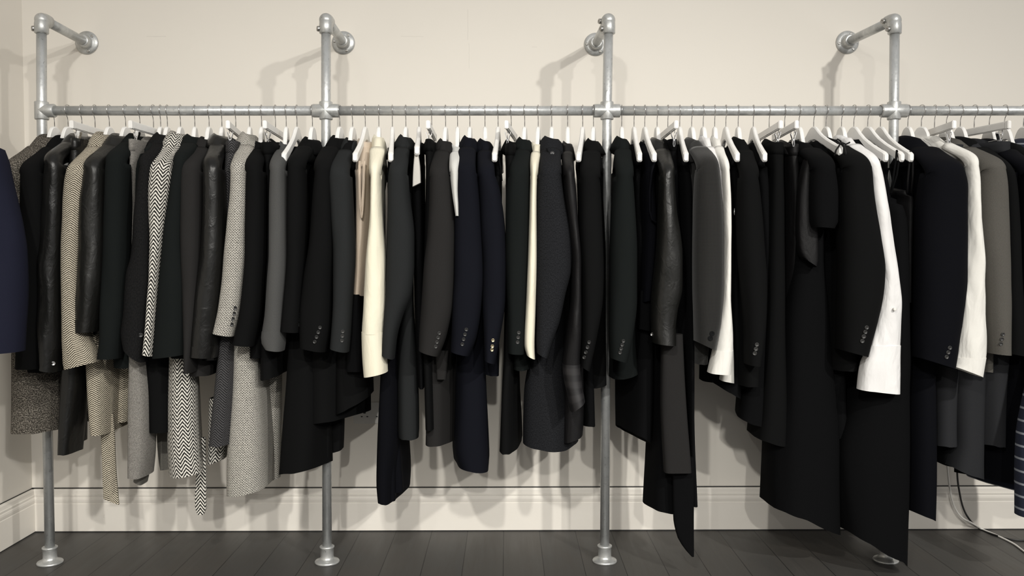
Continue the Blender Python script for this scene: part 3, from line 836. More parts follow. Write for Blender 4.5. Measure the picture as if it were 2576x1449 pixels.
G(720, 'overshirt', 'grey', 'mid-grey wool overshirt with turned-up cuff', 'shirt', 352, (703, 392, 44),
  [(396, 690, 722), (412, 685, 722), (504, 681, 724), (640, 680, 726), (700, 676, 724), (782, 670, 718), (856, 661, 716), (878, 672, 712)], ss=(-2, 4), cuff=836, body=[(500, 690, 730), (780, 690, 726)], csc=(1.15, 1.4, 1.2), col='shirt')
G(747, 'camisole', 'black_flat', 'black camisole under the bare hanger end beside grey overshirt', 'camisole', 370, (724, 440, 22), None, tip=(714, 401), col=None,
  body=[(500, 716, 742), (620, 720, 745)], hem=640)
g = G(786, 'coat', 'black', 'long black coat with swinging hem left of second post', 'coat', 340, (750, 388, 48),
      [(392, 736, 770), (428, 728, 772), (504, 725, 774), (640, 724, 770), (752, 716, 762), (833, 708, 757)], ss=(-2, 2), btn=BT(753.5, 792, 752, 817, 3), body=[(640, 748, 800), (858, 716, 790), (964, 706, 790), (1093, 690, 785), (1196, 680, 778)], bs=(0, -18), csc=(1.1, 1.4, 1.2), yb=-.12, fold=.006, far=.3)
flat_strip(g, 'coat_front', 'black', [(1000, 760, 834), (1100, 755, 832), (1176, 752, 830)], -.02, .03, (2, -16))
# ------------------------------------------------------------------ second bay
G(855, 'blazer', 'black', 'black blazer with four cuff buttons in front of second post', 'blazer', 336, (812, 396, 50),
  [(400, 800, 840), (428, 796, 842), (504, 788, 842), (610, 780, 842), (706, 764, 838), (812, 755, 834), (880, 757, 822)], ss=(-8, 4), btn=BT(805, 824, 792, 860, 4), body=[(640, 800, 850), (880, 762, 836), (1062, 763, 836)], bs=(4, -5), yb=-.11, csc=(1, 1.2, 1))
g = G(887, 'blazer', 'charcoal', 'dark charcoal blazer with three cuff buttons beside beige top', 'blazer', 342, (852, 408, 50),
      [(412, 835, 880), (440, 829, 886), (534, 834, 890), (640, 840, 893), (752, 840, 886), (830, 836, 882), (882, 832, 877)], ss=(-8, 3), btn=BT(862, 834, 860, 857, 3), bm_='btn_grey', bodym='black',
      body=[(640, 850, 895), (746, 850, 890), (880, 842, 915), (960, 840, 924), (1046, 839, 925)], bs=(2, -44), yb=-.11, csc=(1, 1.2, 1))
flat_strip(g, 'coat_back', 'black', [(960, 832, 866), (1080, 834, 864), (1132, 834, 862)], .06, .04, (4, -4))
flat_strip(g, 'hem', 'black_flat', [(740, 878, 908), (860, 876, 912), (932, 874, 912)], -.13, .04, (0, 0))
g = G(919, 'top', 'beige', 'beige satin sleeveless top with draped armhole', 'top', 344, (912, 410, 44), None, tip=(893, 392), col='stand', csc=(1, 1.1, 1.1),
      body=[(450, 892, 932), (560, 891, 928), (661, 889, 924), (738, 886, 918)], bs=(0, 6), fold=.006, yb=-.13)
for k, (dx, ym) in enumerate(((0, 532), (6, 548))):
    bm = bmesh.new()
    pts = []
    for i in range(15):
        t = i/14
        y = 405+(ym-405)*math.sin(PI*t)**.6 if 0 < t < 1 else 405+0*t
        pts.append(at(903+dx*.4+12*t-2*math.sin(PI*t), y, -.182+.012*t))
    tube(bm, pts, .003, 10); link('armhole_fold', bm, 'beige', g)
G(953, 'blouse', 'cream', 'cream blouse with deep cuff beside beige top', 'blouse', 334, (946, 402, 40),
  [(406, 936, 960), (440, 935, 960), (504, 934, 961), (564, 931, 964), (661, 921, 971), (782, 915, 971), (836, 911, 969), (900, 913, 972), (945, 917, 974)], ss=(2, -10), cuff=838, body=[(500, 945, 974), (640, 945, 972), (800, 945, 965)], col='shirt', csc=(1, 1.25, 1.3), sfold=.004)
g = G(987, 'dress', 'navy_dark', 'long midnight-blue slip dress with fluted hem under cream blouse', 'dress', 372, (984, 420, 24), None, tip=(983, 394), col=None,
      body=[(500, 974, 996), (640, 972, 990), (800, 962, 990), (943, 948, 995), (1100, 942, 1000), (1217, 939, 985), (1262, 943, 984)], fold=.008, yb=-.12, bs=(0, 2))
flat_strip(g, 'skirt_flute', 'navy_dark', [(940, 975, 1005), (1108, 975, 1008), (1236, 978, 1016)], -.06, .03, (4, -5))
flat_strip(g, 'skirt_flute', 'navy_dark', [(940, 965, 995), (1108, 965, 995), (1256, 968, 996)], -.09, .03, (0, 0))
G(1021, 'blazer', 'charcoal', 'charcoal blazer with curved empty sleeve over midnight dress', 'blazer', 334, (1004, 404, 40),
  [(408, 986, 1020), (431, 979, 1026), (500, 976, 1032), (595, 975, 1042), (661, 973, 1042), (737, 971, 1035), (797, 967, 1012), (850, 963, 998), (900, 961, 992)], ss=(-10, 2), btn=(), body=[(440, 1000, 1036), (560, 1002, 1044), (760, 1010, 1046), (940, 1000, 1056), (1087, 1001, 1059), (1103, 1003, 1058)], yb=-.11, csc=(1, 1.15, 1))
g = G(1054, 'dress', 'black_flat', 'black dress with a pale grey shoulder panel', 'dress', 360, (1049, 384, 26), None, tip=(1049, 383), col=None,
      body=[(470, 1038, 1066), (600, 1040, 1070), (800, 1045, 1070), (976, 1054, 1070)], yb=-.13)
flat_strip(g, 'shoulder_panel', 'patch', [(390, 1043, 1053), (420, 1040, 1057), (462, 1038, 1059)], -.185, .012, (8, -2))
G(1086, 'trousers', 'black', 'black trousers on a tilted clip hanger left of brown-charcoal blazer', 'trousers', 345, (1080, 352, 24), None, clip=(1077, 312),
  body=[(420, 1070, 1094), (600, 1066, 1090), (800, 1062, 1088), (1000, 1064, 1090), (1080, 1066, 1092)])
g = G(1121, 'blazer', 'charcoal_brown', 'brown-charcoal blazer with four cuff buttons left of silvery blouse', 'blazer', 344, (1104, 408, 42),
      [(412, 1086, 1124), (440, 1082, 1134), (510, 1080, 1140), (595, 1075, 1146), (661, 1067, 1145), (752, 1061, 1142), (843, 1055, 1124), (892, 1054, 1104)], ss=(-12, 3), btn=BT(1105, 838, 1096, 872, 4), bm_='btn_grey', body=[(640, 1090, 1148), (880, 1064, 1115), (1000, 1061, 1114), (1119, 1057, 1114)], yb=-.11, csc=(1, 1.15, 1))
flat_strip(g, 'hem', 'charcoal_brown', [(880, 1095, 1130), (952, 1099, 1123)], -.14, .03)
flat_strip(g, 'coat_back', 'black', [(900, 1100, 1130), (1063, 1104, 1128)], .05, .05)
G(1151, 'blouse', 'sheer', 'silvery sheer organza blouse left of navy blazer', 'blouse', 358, (1146, 396, 34),
  [(400, 1130, 1160), (443, 1133, 1158), (488, 1138, 1156), (520, 1143, 1157), (545, 1147, 1157)], body=[(500, 1146, 1162), (560, 1150, 1162)], col='stand', csc=(.9, .95, .9), sfold=.006)
G(1182, 'blazer', 'navy', 'navy blazer with four dark cuff buttons', 'blazer', 336, (1170, 400, 46),
  [(404, 1154, 1190), (431, 1146, 1200), (500, 1143, 1208), (595, 1143, 1214), (691, 1143, 1218), (752, 1139, 1214), (843, 1136, 1200), (890, 1134, 1181)], ss=(-8, 4), btn=BT(1173, 829, 1163, 866, 4), body=[(640, 1160, 1225), (900, 1154, 1228), (1000, 1152, 1232), (1124, 1147, 1237), (1160, 1150, 1239), (1196, 1160, 1238)], bs=(-16, -8), yb=-.11, csc=(1, 1.15, 1.1))
g = G(1220, 'blazer', 'navy', 'navy blazer with three brass cuff buttons', 'blazer', 344, (1222, 408, 42),
  [(412, 1206, 1238), (440, 1203, 1246), (488, 1206, 1260), (595, 1211, 1272), (661, 1215, 1274), (752, 1214, 1272), (843, 1217, 1259), (910, 1219, 1246)], ss=(-6, 3), btn=[(1240, 856), (1238.5, 871), (1237.5, 880)], bm_='gold', br=.006, body=[(640, 1225, 1272), (880, 1225, 1266), (944, 1226, 1264)], yb=-.11, csc=(1, 1.15, 1.1))
G(1253, 'camisole', 'black_flat', 'black strappy camisole beside brass-buttoned navy blazer', 'camisole', 380, (1252, 430, 20), None, tip=(1244, 398), col=None,
  body=[(460, 1252, 1266), (560, 1254, 1268), (760, 1262, 1276)], straps=[[(1246, 384, -.17), (1254, 396, -.168), (1259, 420, -.166), (1262, 455, -.165)]])
g = G(1286, 'trousers', 'black', 'black wide trousers on a clip hanger right of brass-buttoned blazer', 'trousers', 345, (1284, 362, 30), None, clip=(1274, 320),
      body=[(420, 1270, 1296), (600, 1268, 1292), (900, 1262, 1290), (1000, 1255, 1288), (1136, 1248, 1290)], bs=(0, 4), fold=.007)
G(1320, 'blazer', 'black_green', 'black blazer with three cuff buttons left of cream shirt', 'blazer', 340, (1306, 410, 46),
  [(414, 1290, 1324), (440, 1280, 1332), (504, 1272, 1332), (640, 1271, 1329), (721, 1274, 1326), (812, 1277, 1322), (888, 1277, 1319)], ss=(-2, 1), btn=BT(1305, 837, 1302, 861, 3), bm_='btn_grey', body=[(640, 1285, 1335), (900, 1280, 1325), (930, 1282, 1330)], csc=(1, 1.15, 1))
G(1354, 'shirt', 'cream', 'cream pleated shirt left of slate textured coat', 'shirt', 352, (1343, 404, 24),
  [(408, 1335, 1352), (504, 1332, 1350), (640, 1328, 1350), (752, 1323, 1348), (873, 1318, 1345), (902, 1325, 1346)], ss=(-10, 0), body=[(500, 1340, 1352), (760, 1334, 1348)], col='stand', csc=(1, .95, 1), sfold=.005)
g = G(1388, 'coat', 'texture', 'slate grey textured coat with buttoned collar tab', 'coat', 338, (1384, 404, 54),
      [(406, 1362, 1408), (443, 1353, 1412), (500, 1349, 1420), (564, 1348, 1432), (625, 1347, 1440), (676, 1347, 1438), (737, 1348, 1423), (812, 1349, 1407), (858, 1348, 1390), (900, 1350, 1378)], ss=(-14, 0), body=[(640, 1365, 1425), (890, 1322, 1412), (995, 1300, 1414), (1116, 1297, 1413), (1128, 1297, 1413)], bs=(-10, 8), yb=-.11, csc=(1.15, 1.6, 1.3), fold=.003)
flat_strip(g, 'collar_tab', 'texture', [(374, 1374, 1398), (384, 1378, 1402), (398, 1392, 1408)], -.145, .012, (-6, 4))
bm = bmesh.new(); lathe(bm, [(.0075, 0), (.008, .003), (.006, .0045), (.001, .003)], frame(at(1389, 386, -.163), (0, -1, .2)), 18); link('button', bm, 'btn', g)
g = G(1428, 'shirt', 'satin', 'black satin shirt with banded cuff right of slate coat', 'shirt', 350, (1428, 408, 30),
      [(410, 1416, 1440), (470, 1418, 1448), (560, 1428, 1454), (660, 1438, 1462), (752, 1436, 1462), (843, 1425, 1462), (920, 1416, 1460), (1030, 1436, 1470)], ss=(4, -22), cuff=918, cuffm='band', body=[(640, 1428, 1466), (900, 1418, 1475), (1060, 1416, 1478), (1112, 1414, 1474)], bs=(4, -20), col='shirt', csc=(1, 1.1, 1), sfold=.005, yb=-.1)
G(1466, 'camisole', 'black_flat', 'black camisole left of blazer beside third post', 'camisole', 372, (1456, 412, 26), None, tip=(1455, 390), col=None, body=[(460, 1446, 1464), (640, 1452, 1470), (900, 1470, 1495), (1070, 1470, 1505)], yb=-.1)
g = G(1493, 'blazer', 'black', 'black blazer with four cuff buttons left of third post', 'blazer', 343, (1482, 412, 52),
      [(416, 1462, 1500), (445, 1455, 1508), (560, 1456, 1514), (691, 1463, 1518), (752, 1464, 1516), (843, 1463, 1502), (928, 1459, 1482)], ss=(-10, 4), btn=BT(1482, 861, 1470, 899, 4), body=[(640, 1480, 1530), (900, 1480, 1532), (976, 1480, 1533)], bs=(0, -8), yb=-.06, csc=(1, 1.15, 1))
# ------------------------------------------------------------------ third bay
G(1564, 'blazer', 'black_green', 'black blazer just right of third post', 'blazer', 338, (1570, 408, 46),
  [(412, 1550, 1582), (440, 1545, 1590), (534, 1537, 1597), (640, 1534, 1602), (752, 1533, 1602), (843, 1532, 1592), (906, 1533, 1577)], ss=(-8, 4), btn=BT(1568, 858, 1560, 887, 4), body=[(640, 1550, 1610), (843, 1540, 1600), (950, 1541, 1609)], bs=(6, -8), yb=-.11, csc=(1, 1.15, 1.1))
G(1595, 'dress', 'black_flat', 'long black dress left of sleeveless midnight top', 'dress', 364, (1604, 400, 26), None, tip=(1609, 396), col=None,
  body=[(480, 1590, 1612), (640, 1596, 1625), (900, 1604, 1650), (1000, 1605, 1650), (1088, 1600, 1648)], bs=(0, 32), yb=-.08, fold=.006)
g = G(1622, 'top', 'navy_dark', 'sleeveless midnight top with deep armhole left of leather jacket', 'top', 352, (1640, 384, 44), None, tip=(1646, 393), col='stand', csc=(.8, .7, .7),
      body=[(450, 1614, 1648), (560, 1616, 1656), (661, 1612, 1652), (757, 1609, 1640)], bs=(2, -2), yb=-.13, hs=None)
flat_strip(g, 'hem', 'black_flat', [(730, 1606, 1640), (825, 1602, 1634)], -.1, .04, (0, 6))
bm = bmesh.new(); tube(bm, [at(x, y, -.178) for x, y in ((1648, 400), (1640, 430), (1634, 480), (1634, 530), (1640, 552), (1651, 560))], .004, 8); link('armhole_edge', bm, 'navy_dark', g)
g = G(1653, 'leather_jacket', 'leather_matt', 'black leather jacket with wide blouson cuff, third bay', 'leather jacket', 342, (1676, 404, 44),
      [(408, 1662, 1690), (440, 1658, 1694), (534, 1656, 1702), (640, 1650, 1715), (721, 1642, 1716), (782, 1638, 1703), (835, 1640, 1698), (866, 1644, 1698)], ss=(-4, 2), cuff=832, btn=[(1641, 841)], br=.006, bm_='chrome', body=[(640, 1670, 1715), (830, 1660, 1700), (860, 1660, 1700)], sfold=.005, csc=(1.05, 1.25, 1.1))
g = G(1680, 'trousers', 'black_flat', 'black wide-leg trousers clipped behind leather jacket, third bay', 'trousers', 345, (1690, 352, 26), None, clip=(1701, 304),
      body=[(420, 1680, 1706), (640, 1690, 1720), (800, 1700, 1736), (900, 1656, 1730), (1121, 1650, 1742), (1282, 1652, 1760)], bs=(0, 8), fold=.007, yb=-.08, far=.7)
flat_strip(g, 'trouser_leg', 'charcoal_brown', [(840, 1664, 1716), (1000, 1662, 1724), (1186, 1670, 1738)], -.17, .03, (0, 0))
g = G(1710, 'dress', 'black_flat', 'long black dress with trailing tie beside micro-check blazer', 'dress', 364, (1722, 402, 30), None, tip=(1726, 392), col=None,
      body=[(480, 1712, 1745), (640, 1718, 1748), (800, 1724, 1748), (1000, 1730, 1748), (1270, 1735, 1760)], fold=.006, yb=-.11)
flat_strip(g, 'tie', 'black_flat', [(1150, 1692, 1746), (1300, 1694, 1745), (1350, 1704, 1745), (1380, 1722, 1745), (1398, 1738, 1744.5)], -.15, .012)
g = G(1740, 'blazer', 'micro', 'charcoal micro-check blazer with two covered buttons', 'blazer', 342, (1776, 388, 60),
      [(394, 1758, 1796), (420, 1750, 1803), (473, 1746, 1810), (564, 1745, 1817), (640, 1744, 1818), (720, 1744, 1817), (797, 1746, 1812), (876, 1748, 1796)], ss=(-18, 4), btn=[(1791, 839), (1787, 851)], bm_='clothbtn', br=.0085, body=[(640, 1750, 1800), (860, 1748, 1790), (915, 1747, 1785)], csc=(1, 1.15, 1.2), dep=.07)
flat_strip(g, 'lining', 'black_flat', [(860, 1764, 1812), (955, 1762, 1810)], .02, .05, (0, 6))
G(1769, 'shirt', 'white', 'white shirt mostly hidden behind micro-check blazer', 'shirt', 336, (1798, 398, 26),
  [(400, 1792, 1806), (458, 1802, 1812), (640, 1812, 1822), (800, 1806, 1816)], body=[(500, 1795, 1810), (800, 1795, 1812)], col='shirt', csc=(.9, .7, 1), sfold=.004, ys=-.17)
g = G(1798, 'shirt', 'ivory', 'ivory shirt with crumpled cuff right of micro-check blazer', 'shirt', 338, (1816, 392, 26),
      [(396, 1808, 1827), (458, 1812, 1832), (504, 1815, 1833), (640, 1817, 1834), (740, 1814, 1834), (800, 1806, 1838), (870, 1796, 1842), (936, 1781, 1835)], ss=(0, 4), cuff=884, body=[(500, 1810, 1832), (800, 1812, 1838)], col='shirt', csc=(1, .8, 1.1), sfold=.006, dep=.05)
flat_strip(g, 'shirt_tail', 'ivory', [(850, 1822, 1840), (900, 1818, 1843), (958, 1812, 1844)], -.13, .03, (-2, 4))
g = G(1826, 'dress', 'black_flat', 'black dress with small zip right of ivory shirt', 'dress', 372, (1846, 402, 30), None, tip=(1855, 394), col=None,
      body=[(460, 1834, 1862), (640, 1832, 1862), (860, 1836, 1866), (960, 1800, 1866), (1000, 1802, 1866)], bs=(-30, 6), yb=-.1)
bm = bmesh.new(); tube(bm, [at(1848, 524, -.20), at(1847.5, 534, -.20), at(1848, 541, -.2)], [.0012, .0022, .001], 8); link('zip_pull', bm, 'chrome', g)
g = G(1857, 'blazer', 'black', 'black blazer with three pale-rimmed cuff buttons, third bay', 'blazer', 340, (1882, 410, 52),
      [(414, 1864, 1896), (440, 1856, 1902), (534, 1854, 1914), (640, 1857, 1922), (700, 1862, 1926), (782, 1870, 1925), (843, 1873, 1920), (917, 1875, 1908)], ss=(-2, 1), btn=BT(1904, 867, 1899, 889, 3), bm_='btn_grey', br=.007, body=[(640, 1870, 1925), (880, 1864, 1918), (971, 1864, 1916)], csc=(1, 1.15, 1.1))
G(1895, 'dress', 'black_flat', 'black sleeveless dress right of three-button black blazer', 'dress', 360, (1916, 404, 34), None, tip=(1924, 396), col=None,
  body=[(480, 1904, 1940), (700, 1915, 1950), (1000, 1862, 1930), (1050, 1850, 1930)], bs=(0, 30), yb=-.08, fold=.006)
G(1935, 'skirt', 'black', 'long black skirt hanging from a raised clip hanger, third bay', 'skirt', 345, (1950, 360, 44), None, clip=(1964, 308),
  body=[(420, 1934, 1972), (520, 1932, 1976), (700, 1930, 1980), (900, 1920, 1982), (1040, 1910, 1984), (1110, 1900, 1985)], bs=(-6, 14), yb=-.11, fold=.007, far=.75)
G(1974, 'skirt', 'satin', 'black satin skirt on the lower clip hanger beside satin dress', 'skirt', 348, (1992, 364, 34), None, clip=(2004, 313),
  body=[(440, 1980, 2012), (540, 1984, 2016), (800, 1980, 2015), (1000, 1980, 2015)], yb=-.09)
g = G(2010, 'dress', 'black_flat', 'long black dress with satin cap sleeve reaching the floor', 'dress', 348, (2062, 388, 70),
      [(394, 2040, 2082), (430, 2036, 2096), (500, 2034, 2103), (560, 2036, 2102), (572, 2040, 2094)], ss=(0, 4), bodym='black_flat', body=[(480, 2004, 2080), (640, 2000, 2080), (800, 1985, 2100), (1000, 1972, 2112), (1130, 1960, 2122), (1290, 1964, 2134), (1330, 1966, 2138)], bs=(-50, 26), yb=-.13, fold=.012, csc=(1, 1.3, 1.2), col='stand', far=.6)
flat_strip(g, 'sleeve', 'satin', [(400, 2026, 2036), (440, 2014, 2044), (500, 2006, 2052), (580, 2004, 2054), (650, 2010, 2054), (668, 2022, 2050)], -.175, .03, (-14, 4))
g = G(2047, 'dress', 'black_flat', 'black dress tied in a bow at the hanger end', 'dress', 356, (2092, 392, 40), None, tip=(2115, 371), col=None, body=[(460, 2086, 2120), (700, 2090, 2125), (1000, 2100, 2135), (1100, 2104, 2140)], yb=-.08)
bm = bmesh.new()
for q in ([(2116, 356), (2107, 350), (2100, 356), (2108, 361), (2116, 358), (2128, 363), (2138, 358)], [(2116, 358), (2110, 368), (2103, 378), (2099, 392)], [(2116, 358), (2124, 368), (2128, 384), (2127, 396)]):
    tube(bm, [at(x, y, -.225) for x, y in q], .0028, 6)
link('bow', bm, 'satin', g)
G(2078, 'blazer', 'black', 'black blazer with four cuff buttons left of white long-cuffed shirt', 'blazer', 340, (2142, 384, 74),
  [(390, 2118, 2166), (420, 2108, 2184), (504, 2104, 2194), (595, 2108, 2212), (661, 2110, 2222), (720, 2109, 2218), (800, 2108, 2202), (892, 2107, 2176)], ss=(-14, 4), btn=BT(2180, 824, 2169, 858, 4), br=.0072, bm_='btn_grey', body=[(640, 2125, 2190), (880, 2108, 2172), (932, 2108, 2170)], csc=(1, 1.25, 1.2), dep=.075, ys=-.2)
g = G(2117, 'shirt', 'white', 'white cotton shirt with oversized cuff right of black blazer', 'shirt', 336, (2176, 382, 44),
      [(388, 2166, 2194), (420, 2172, 2208), (458, 2180, 2218), (549, 2190, 2234), (640, 2206, 2250), (691, 2214, 2257), (770, 2204, 2264), (830, 2196, 2264), (874, 2184, 2262), (930, 2165, 2261), (985, 2159, 2259)], ss=(-6, 4), cuff=872, body=[(480, 2190, 2232), (700, 2210, 2250), (840, 2205, 2255)], col='shirt', csc=(1, 1.2, 1.2), sfold=.007, dep=.045, ys=-.215)
bm = bmesh.new(); lathe(bm, [(.005, -.006), (.0055, .002), (.004, .003), (.0008, .0018)], frame(at(2251, 778, -.262), (0.1, -1, 0)), 14); link('button', bm, 'white_pl', g)
G(2148, 'dress', 'black_flat', 'black sleeveless dress right of white long-cuffed shirt', 'dress', 352, (2212, 396, 40), None, tip=(2230, 392), col=None, body=[(480, 2206, 2246), (700, 2230, 2270), (1000, 2250, 2290), (1060, 2250, 2290)], yb=-.1)
g = G(2183, 'dress', 'black_flat', 'very long black strappy dress before the fourth post', 'dress', 484, (2254, 500, 44), None, tip=(2271, 391), col=None,
      body=[(560, 2236, 2292), (700, 2238, 2300), (900, 2240, 2302), (1000, 2180, 2303), (1155, 2124, 2303), (1300, 2134, 2304), (1390, 2142, 2304)], bs=(-46, 44), yb=-.17, fold=.014, far=.55,
      straps=[[(2256, 378, -.19), (2254, 400, -.2), (2248, 440, -.2), (2240, 490, -.19)], [(2256, 379, -.19), (2262, 400, -.2), (2256, 440, -.2), (2242, 486, -.2)]])
G(2215, 'top', 'satin', 'sleeveless black satin top beside midnight coat, fourth bay', 'top', 470, (2284, 478, 26), None, tip=(2293, 395), col=None, straps=[[(2290, 380, -.2), (2288, 410, -.19), (2284, 450, -.17), (2282, 485, -.16)], [(2290, 381, -.2), (2296, 410, -.19), (2296, 450, -.17), (2292, 485, -.16)]], body=[(512, 2270, 2302), (640, 2270, 2296), (760, 2270, 2294)], yb=-.12)
# ------------------------------------------------------------------ fourth bay
G(2284, 'coat', 'navy_dark', 'midnight wool coat with three cuff buttons, fourth bay', 'coat', 338, (2362, 396, 96),
  [(402, 2330, 2392), (430, 2318, 2414), (473, 2312, 2424), (560, 2308, 2424), (700, 2306, 2423), (790, 2304, 2414), (860, 2302, 2402), (922, 2302, 2391)], ss=(-24, 4), btn=BT(2389, 875, 2381, 898, 3), br=.007, bm_='btn_grey', body=[(640, 2330, 2395), (900, 2304, 2362), (1050, 2303, 2364), (1200, 2303, 2366), (1310, 2303, 2364)], bs=(-22, 2), csc=(1.1, 1.5, 1.3), dep=.08, yb=-.12, fold=.005, far=.7)
G(2318, 'shirt', 'ivory', 'white shirt with gathered cuff beside taupe blazer', 'shirt', 345, (2436, 382, 36),
  [(386, 2424, 2446), (413, 2424, 2452), (473, 2424, 2456), (564, 2424, 2460), (661, 2422, 2467), (740, 2418, 2471), (800, 2412, 2474), (880, 2402, 2477), (936, 2393, 2466)], ss=(-16, 12), cuff=902, body=[(480, 2432, 2458), (800, 2425, 2468)], col=None, sfold=.008, dep=.045, ys=-.22, hs=None)
g = G(2351, 'skirt', 'slate', 'dark grey skirt on a clip hanger beside midnight coat', 'skirt', 350, (2404, 366, 50), None, clip=(2400, 316),
      body=[(440, 2388, 2440), (640, 2370, 2430), (900, 2364, 2420), (1020, 2362, 2416), (1120, 2362, 2417)], yb=-.08, fold=.008, far=.6)
flat_strip(g, 'lining', 'black_flat', [(1080, 2356, 2420), (1168, 2358, 2418)], .0, .06, (-6, 4))
G(2381, 'blazer', 'grey_brown', 'taupe-grey herringbone blazer beside white gathered shirt', 'blazer', 342, (2480, 392, 76),
  [(396, 2456, 2500), (420, 2452, 2512), (473, 2450, 2521), (560, 2452, 2525), (661, 2458, 2527), (782, 2468, 2529), (890, 2476, 2527)], ss=(-4, 0), btn=BT(2523, 841, 2518, 865, 3), bm_='btn_grey', body=[(640, 2462, 2515), (880, 2468, 2504), (934, 2468, 2503)], csc=(1.1, 1.4, 1.2), dep=.075)
G(2416, 'coat', 'black', 'black wool coat right of taupe-grey blazer', 'coat', 340, (2506, 398, 70),
  [(404, 2488, 2526), (440, 2500, 2540), (520, 2510, 2550), (700, 2515, 2560), (892, 2520, 2576)], ss=(-6, 4), body=[(640, 2500, 2550), (880, 2410, 2486), (1000, 2408, 2485), (1120, 2412, 2485), (1206, 2398, 2484)], bs=(-30, 4), csc=(1.1, 1.5, 1.3), bodym='slate', yb=-.1, fold=.006, ys=-.18, far=.7)
g = G(2451, 'skirt', 'slate', 'charcoal skirt on the clip hanger at far right', 'skirt', 345, (2522, 358, 52), None, clip=(2540, 306),
      body=[(440, 2512, 2556), (640, 2524, 2566), (800, 2500, 2560), (1000, 2488, 2542), (1122, 2488, 2539)], bs=(-4, 4), yb=-.1, fold=.006, far=.6)
G(2489, 'coat', 'navy_dark', 'midnight coat at the right edge behind charcoal skirt', 'coat', 345, (2572, 402, 60),
  [(406, 2558, 2590), (460, 2564, 2610), (640, 2566, 2620), (880, 2566, 2620)], body=[(640, 2560, 2620), (880, 2540, 2592), (1100, 2536, 2590), (1212, 2534, 2590)], bs=(0, 10), yb=-.09, csc=(1.1, 1.4, 1.2), far=.7)
G(2527, 'coat', 'black', 'black coat mostly cut off by the right edge', 'coat', 352, (2632, 402, 60),
  [(406, 2616, 2650), (460, 2614, 2666), (640, 2620, 2676), (880, 2625, 2676)], body=[(880, 2620, 2680), (1000, 2620, 2680)])
g = G(2575, 'jumper', 'stripe', 'navy striped knit hanging low at the right edge', 'jumper', 345, (2680, 420, 60),
  [(424, 2664, 2700), (640, 2640, 2700), (880, 2605, 2680), (1100, 2562, 2640), (1200, 2559, 2640), (1295, 2558, 2640)], ss=(0, 2), body=[(640, 2660, 2720), (1000, 2640, 2720), (1250, 2620, 2720)], ys=-.24, dep=.05)

# ------------------------------------------------------------------ navy blazer hung in front on the left wall
YB = -.46
peg = tag(root_at('wall_peg', (XL, YB, 1.62)), 'steel coat peg on the left wall beside the front navy blazer', 'peg')
bm = bmesh.new(); tube(bm, [(XL-.002, YB, 1.62), (XL+.075, YB, 1.62), (XL+.09, YB, 1.632)], .006, 10); link('stem', bm, 'galv', peg)
bm = bmesh.new(); lathe(bm, [(.02, 0), (.02, .004), (.008, .006)], frame(Vector((XL, YB, 1.62)), (1, 0, 0)), 20); link('rosette', bm, 'galv', peg)
xh = XL+.055
SLR = [(375, -95, 2), (400, -100, 10), (450, -108, 22), (520, -108, 41), (575, -105, 53), (620, -104, 59), (700, -100, 61), (780, -98, 60), (840, -98, 58), (886, -98, 55)]
zt = 1.62-.055
nb = tag(root_at('blazer', (xh, YB, at(0, 900, YB).z)), 'navy blazer hanging in front of the rail, cut by left edge', 'blazer')
bm = bmesh.new()
loft(bm, sleeve_rings(SLR, YB, .07, 375, 886, (4, -2), seed=3.3, fold=.003), sharp=(-3,))
link('sleeve', bm, 'navy_blue', nb)
bm = bmesh.new(); rr = []
for z, hx, hy in [(zt+.01, .03, .04), (zt-.005, .035, .08), (zt-.03, .045, .14), (zt-.06, .05, .19), (zt-.10, .055, .205), (zt-.2, .055, .2), (zt-.4, .055, .19), (zt-.6, .055, .20), (zt-.72, .055, .21)]:
    rr.append([Vector((xh-.005+hx*spow(math.sin(t), .7)*.9, YB+.08+hy*spow(math.cos(t), .6), z)) for t in [2*PI*i/32 for i in range(32)]])
loft(bm, rr); link('body', bm, 'navy_blue', nb)
off = tuple(nb['_o'])
for bx, by in ((46, 801), (44, 814), (41, 830)):
    tr = BVHTree.FromPolygons([v.co+Vector(off) for v in nb.children[0].data.vertices], [tuple(f.vertices) for f in nb.children[0].data.polygons])
    h = tr.ray_cast(CAM, ray(bx, by))
    if h[0] is not None: button(nb, h[0], h[1] if h[1].y < 0 else -h[1], .0062, 'btn_grey', off)

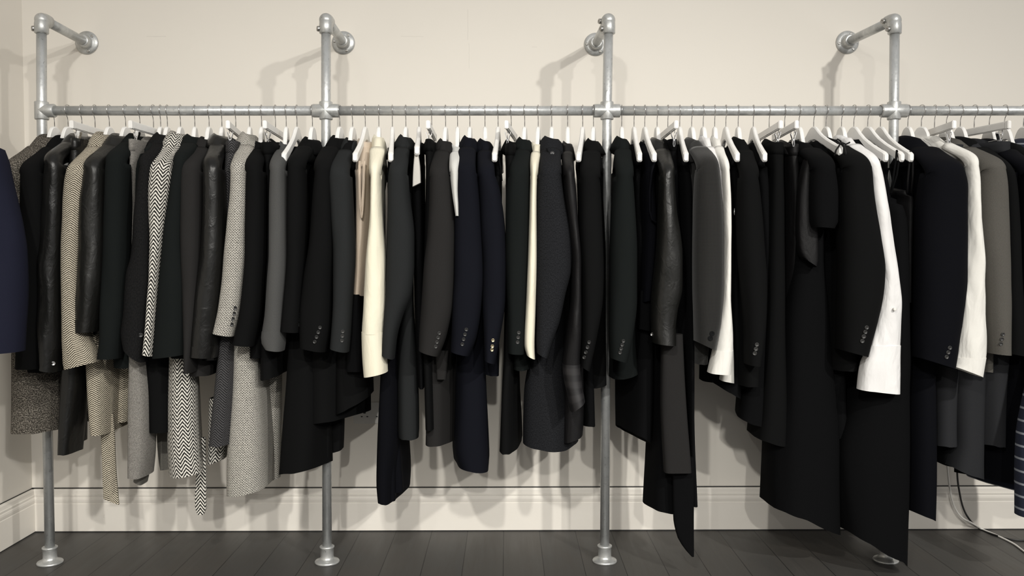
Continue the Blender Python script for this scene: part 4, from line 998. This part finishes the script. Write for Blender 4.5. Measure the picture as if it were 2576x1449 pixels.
# ------------------------------------------------------------------ socket and cables
p0 = at(890, 1065, L); p1 = at(890, 1012, L)
sk = tag(root_at('double_socket', (p0.x+.073, L, p0.z)), 'white double electrical socket on the wall behind the coats', 'socket')
bm = bmesh.new(); box(bm, (p0.x, L-.010, p0.z), (p0.x+.146, L+.001, p1.z), .003); link('plate', bm, 'white_pl', sk, smooth=False)
for px in (917, 960):
    c = at(px, 1034, L-.01)
    bm = bmesh.new(); box(bm, (c.x-.005, L-.0135, c.z-.010), (c.x+.005, L-.009, c.z+.010), .001); link('switch', bm, 'btn_grey' if px == 917 else 'white_pl', sk, smooth=False)
for px, py, w, h in ((910, 1048, .0035, .002), (924, 1048, .0035, .002), (899, 1040, .002, .002), (948, 1048, .0035, .002), (962, 1048, .0035, .002)):
    c = at(px, py, L-.01)
    bm = bmesh.new(); box(bm, (c.x-w, L-.0106, c.z-h), (c.x+w, L-.0095, c.z+h)); link('slot', bm, 'slot', sk, smooth=False)
def cable(name, label, m, r, pts):
    out = []
    for k in range(len(pts)-1):
        p = [pts[max(0, min(len(pts)-1, k+o))] for o in (-1, 0, 1, 2)]
        for q in range(8):
            t = q/8
            out.append(.5*((2*p[1])+(p[2]-p[0])*t+(2*p[0]-5*p[1]+4*p[2]-p[3])*t*t+(3*p[1]-p[0]-3*p[2]+p[3])*t**3))
    out.append(pts[-1])
    bm = bmesh.new(); tube(bm, out, r, 10)
    return tag(link(name, bm, m), label, 'cable')
def fl(px, py, z=.004):
    d = ray(px, py); return CAM+d*((z-CAM.z)/d.z)
cable('power_cable', 'white cable curving from behind the coats onto the floor', 'white_pl', .0036,
      [at(2382, 900, L-.03), at(2382, 1060, L-.03), at(2382, 1150, L-.04), at(2388, 1220, L-.045), at(2398, 1268, L-.05), at(2418, 1300, L-.06), at(2445, 1316, L-.07), fl(2470, 1331, .005), fl(2510, 1348), fl(2550, 1368), fl(2580, 1390), fl(2640, 1430)])
cable('power_cable', 'black cable dropping behind the white cable', 'black_pl', .0036,
      [at(2408, 900, L-.03), at(2408, 1100, L-.03), at(2408, 1190, L-.03), at(2414, 1240, L-.035), at(2424, 1280, L-.04), at(2440, 1308, L-.045), fl(2462, 1329, .005), fl(2500, 1345), fl(2550, 1358), fl(2620, 1360)])
